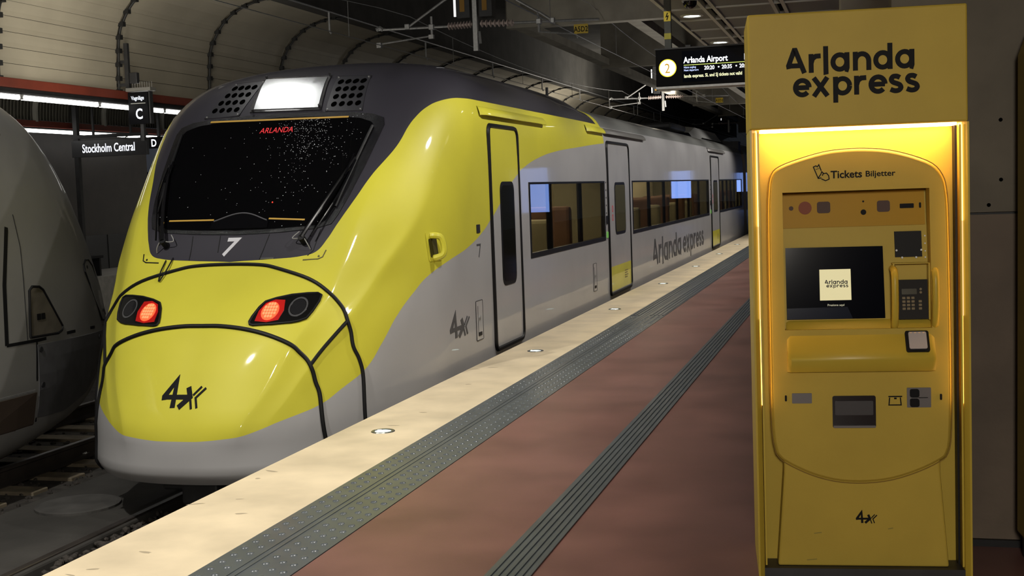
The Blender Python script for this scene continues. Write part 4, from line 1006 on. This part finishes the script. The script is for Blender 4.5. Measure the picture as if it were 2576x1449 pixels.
def inset(P, d):
    n = len(P); out = []; ar = sum(P[i][0] * P[(i + 1) % n][1] - P[(i + 1) % n][0] * P[i][1] for i in range(n)); sg_ = 1 if ar > 0 else -1
    for i in range(n):
        a, b_, c = Vector(P[i - 1]), Vector(P[i]), Vector(P[(i + 1) % n]); t = ((b_ - a).normalized() + (c - b_).normalized()).normalized()
        out.append((b_.x - sg_ * t.y * d, b_.y + sg_ * t.x * d))
    return out
ain = inset(arch, .013)
door = MB().plate(ain[::-1], fY(.155), .02, .105, holes=[niche]).build('door', M_mach, tm)
b = MB(); m1 = inset(arch, .004); cl_ = lambda P: P + P[:1]
b.grid([[fY(.155)(x, z, d) for x, z in cl_(P)] for P, d in ((arch, 0), (arch, .090), (m1, .099), (ain, .105))]); b.build('door_rim', M_mach, tm, smooth=True, angle=60)
sm = MB(); sm.tube([(x, .0495, z) for x, z in arch + arch[:1]], .0022, 5, cap=False); sm.build('door_joint', mat('joint_brown', (.25, .15, .01), .6), tm)
# niche: sloped back, sensor window with its openings
M_sens = mat('sensor_amber', (.46, .26, .02), .4, spec=.08)
nb = MB().add([(-.29, .150, 1.55), (.272, .150, 1.55), (.278, .105, 1.0), (-.29, .105, 1.0)], [(3, 2, 1, 0)]); nb.build('niche_back', M_mach, tm)
def fN(u, v, d): y = .105 + (v - 1.0) / .55 * .045; return (u, y - d, v)
MB().plate([(-.285, 1.405), (.268, 1.405), (.266, 1.545), (-.285, 1.545)], fN, .001, .006).build('sensor_window', M_sens, tm)
M_s1 = mat('sensor_grey', (.10, .065, .055), .5, spec=.1); M_s2 = mat('sensor_rose', (.26, .085, .05), .5, spec=.1)
for shape, m in ((circle(-.252, 1.485, .009, 14), M_s1), (circle(-.197, 1.485, .026, 24), M_s2), (rrect(-.150, -.098, 1.462, 1.508, .010), M_s1), (circle(.031, 1.504, .004, 8), M_ink), (circle(.031, 1.461, .011, 16), M_ink),
                 (rrect(.084, .134, 1.460, 1.505, .010), M_s1), (rrect(.172, .226, 1.472, 1.490, .003), M_ink), (rrect(.246, .254, 1.471, 1.493, .004), M_ink)):
    MB().plate(shape, fN, .005, .009).build('sensor_opening', m, tm)
# screen with the operator's card
scr = MB().plate([(-.279, 1.037), (.106, 1.037), (.102, 1.324), (-.279, 1.326)], fN, .001, .010).build('screen', mat('screen_black', (.002, .0025, .006), .12, spec=.12), tm)
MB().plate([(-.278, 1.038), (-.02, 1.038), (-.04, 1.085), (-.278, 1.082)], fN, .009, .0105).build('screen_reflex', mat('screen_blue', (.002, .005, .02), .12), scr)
card = MB().plate([(-.147, 1.112), (-.024, 1.112), (-.025, 1.236), (-.147, 1.236)], fN, .010, .0112).build('screen_card', mat('card_glow', (.5, .45, .25), .5, emit=(.84, .76, .42), estr=.62), scr)
b = MB(); word(b, 'Arlanda', -.126, 1.177, .0125, fN, .0112, .0118, .25, 1.0); word(b, 'express', -.121, 1.1635, .0105, fN, .0112, .0118, .25, 1.18); b.build('lettering', mat('screen_ink', (.015, .015, .02), .6), card)
b = MB(); text(b, 'Presione aquí', -.085, 1.089, .0085, fN, .010, .0112, .012, 'CENTER', xs=1.05); b.build('prompt', emat('screen_prompt', (.80, .74, .50), .55), scr)
# small dark panel, pin pad niche, grab bars
sp_ = MB().plate([(.150, 1.278), (.254, 1.278), (.252, 1.380), (.148, 1.380)], fN, .001, .008).build('blank_panel', mat('panel_black', (.008, .008, .008), .5, spec=.15), tm)
for x, z in ((.155, 1.305), (.250, 1.305), (.176, 1.276), (.230, 1.276)): MB().cyl(fN(x, z, .006), fN(x, z, .013), .004, 10).build('screw', M_steel, sp_)
b = MB()
for i, z in enumerate((1.36, 1.33, 1.30, 1.275)): b.cyl(fN(.266, z, .0), fN(.266, z, .006), .003, 8)
b.build('rivet', M_steel, tm)
pn = MB(); pn.box(.134, .140, .075, .110, 1.03, 1.255); pn.box(.270, .276, .075, .115, 1.03, 1.255); pn.box(.134, .276, .085, .125, 1.252, 1.256); pn.build('pad_niche', M_mach2, tm)
fP = lambda u, v, d: (u, .088 + (v - 1.03) * .16 - d, v)
pad = MB().plate(rrect(.150, .274, 1.032, 1.187, .004), fP, -.01, .006).build('key_pad', mat('pad_black', (.010, .008, .006), .5, spec=.15), tm)
MB().plate(rrect(.170, .228, 1.130, 1.152, .002), fP, .006, .0075).build('pad_display', mat('pad_display', (.04, .035, .012), .2), pad)
M_key = mat('key_cap', (.16, .11, .03), .5)
for r in range(4):
    for c_ in range(4):
        x = .177 + c_ * .0175 + (.010 if c_ == 3 else 0)
        if c_ == 3 and r == 0: continue
        z = 1.116 - r * .0140
        MB().plate(rrect(x - .006, x + .006, z - .0045, z + .0045, .0012, 2), fP, .006, .0095).build('key', M_key, pad)
b = MB()
for z in (1.150, 1.137): b.plate(circle(.243, z, .005, 10), fP, .006, .008)
b.build('pad_lamp', M_key, pad)
for x in (.136, .290):
    P = [(x, .10, 1.235), (x, .060, 1.228), (x, .038, 1.205), (x, .032, 1.15), (x, .034, 1.08), (x, .050, 1.02), (x, .08, 1.0)]
    MB().tube(spline(P, 5), .014, 12).build('grab_bar', M_mach2, tm, smooth=True)
# shelf under the screen
sec = [(.112, 1.035), (.085, 1.018), (.040, .965), (.008, .915), (-.004, .893), (-.004, .880), (.006, .850), (.018, .834), (.05, .832)]
b = MB(); xs_ = [-.283, -.27, .27, .285]
b.grid([[(x, y + (.012 if x in (-.283, .285) else 0), z) for y, z in sec] for x in xs_])
b.add([(xs_[0], y + .012, z) for y, z in sec], [tuple(range(len(sec)))]); b.add([(xs_[3], y + .012, z) for y, z in sec], [tuple(range(len(sec) - 1, -1, -1))])
b.build('shelf', M_mach2, tm, smooth=True, angle=40)
fS = lambda u, v, d: (u, .040 - (.965 - v) * .62 - d * .85 + .0, v + d * .5)
MB().plate(rrect(.172, .262, .909, .986, .008), fS, -.01, .009).build('card_reader', M_black, tm, bevel=.002)
MB().plate(rrect(.184, .252, .918, .980, .006), fS, .008, .015).build('reader_pad', mat('reader_grey', (.44, .42, .43), .4), tm, bevel=.002)
b = MB()
for i in range(4): b.plate(rrect(.190 + i * .016, .198 + i * .016, .974, .978, .001), fS, .015, .016)
b.build('reader_lamp', mat('reader_light', (.8, .6, .4), .4), tm)
# slots of the lower part
M_plate = mat('slot_plate', (.135, .125, .125), .45, .3)
fL = fY(.050)
MB().plate(rrect(-.268, -.190, .704, .745, .003), fL, 0, .004).build('coin_plate', M_plate, tm)
tr_ = MB().plate(rrect(-.110, .058, .603, .733, .008), fL, -.002, .003).build('ticket_tray', M_gloss, tm)
MB().plate(rrect(-.108, .056, .605, .614, .003), fL, .002, .012).build('tray_lip', M_plate, tr_)
MB().plate(rrect(-.100, .048, .655, .712, .004), fL, .002, .004).build('tray_flap', mat('flap_dark', (.035, .032, .034), .35), tr_)
cp = MB().plate(rrect(.178, .270, .684, .763, .003), fL, 0, .004).build('card_slot', M_plate, tm)
for z in (.742, .704): MB().plate(rrect(.189, .224, z - .016, z + .016, .008), fL, .003, .016).build('slot_bezel', M_ink, cp)
MB().plate(rrect(.222, .258, .722, .7245, .001), fL, .003, .006).build('slot_line', M_ink, cp)
for x in (-.292, .308): MB().plate(rrect(x - .004, x + .004, .713, .737, .0035), fL, 0, .004).build('lock', M_ink, tm)
b = MB(); ribbon(b, [(.107, .728), (.160, .728)], .005, fL, 0, .001); ribbon(b, [(.112, .724), (.109, .694), (.156, .694), (.153, .724)], .0045, fL, 0, .001); b.plate(rrect(.129, .139, .717, .724, .001), fL, 0, .001); b.build('card_pictogram', M_ink, tm)
# printing
fH = fY(-.004)
b = MB(); word(b, 'Arlanda', -.266, 2.0125, .0722, fH, 0, .0012, .26, .94); b.build('header_lettering', M_ink, tm)
b = MB(); word(b, 'express', -.243, 1.9205, .0722, fH, 0, .0012, .26, .945); b.build('header_lettering', M_ink, tm)
b = MB(); fD = fY(.050)
text(b, 'Tickets', -.102, 1.601, .030, fD, 0, .001, .025, xs=1.0); text(b, 'Biljetter', .030, 1.603, .0230, fD, 0, .001, .02, xs=1.12)
ribbon(b, [(-.168, 1.648), (-.158, 1.652), (-.153, 1.648), (-.147, 1.656), (-.138, 1.632)], .004, fD, 0, .001); ribbon(b, [(-.169, 1.649), (-.150, 1.602), (-.138, 1.604)], .004, fD, 0, .001)
ribbon(b, [(-.160, 1.637), (-.145, 1.642)], .002, fD, 0, .001)
ribbon(b, [(-.150, 1.604), (-.140, 1.618), (-.136, 1.628), (-.130, 1.622), (-.134, 1.612)], .004, fD, 0, .001); ribbon(b, [(-.130, 1.620), (-.118, 1.622), (-.110, 1.612), (-.108, 1.598), (-.122, 1.592), (-.138, 1.600)], .004, fD, 0, .001)
b.build('door_lettering', M_ink, tm)
b = MB(); emblem(b, -.024, .214, .048, fY(.057), 0, .001); b.build('emblem', M_ink, tm)
b = MB()
for x, z, w in ((-.19, .17, .03), (.10, .19, .02), (-.22, .06, .04)): ribbon(b, [(x, z), (x + w, z + .004)], .004, fY(.057), 0, .0006)
b.build('scuff', mat('scuff_olive', (.28, .22, .03), .5), tm)

# second yellow cabinet at the right edge of the picture
yc = thing('yellow_cabinet', 'edge of a second yellow cabinet beside the concrete wall at the far right', 'cabinet', (.612, 5.42, 0), TH)
o = [(0, .10), (.012, 2.07), (.05, 2.17), (.85, 2.17), (.85, .10)]
MB().plate(o[::-1], fY(.0), -.17, 0).build('case', mat('cabinet_yellow', (.30, .22, .03), .5, noise=.1), yc, bevel=.01)
MB().box(.02, .83, .03, .16, 0, .10).build('plinth', M_dark, yc)
MB().plate(rrect(.06, .8, .9, 1.9, .03), fY(.0), 0, .006).build('front_panel', mat('cabinet_dark', (.06, .045, .012), .4), yc)
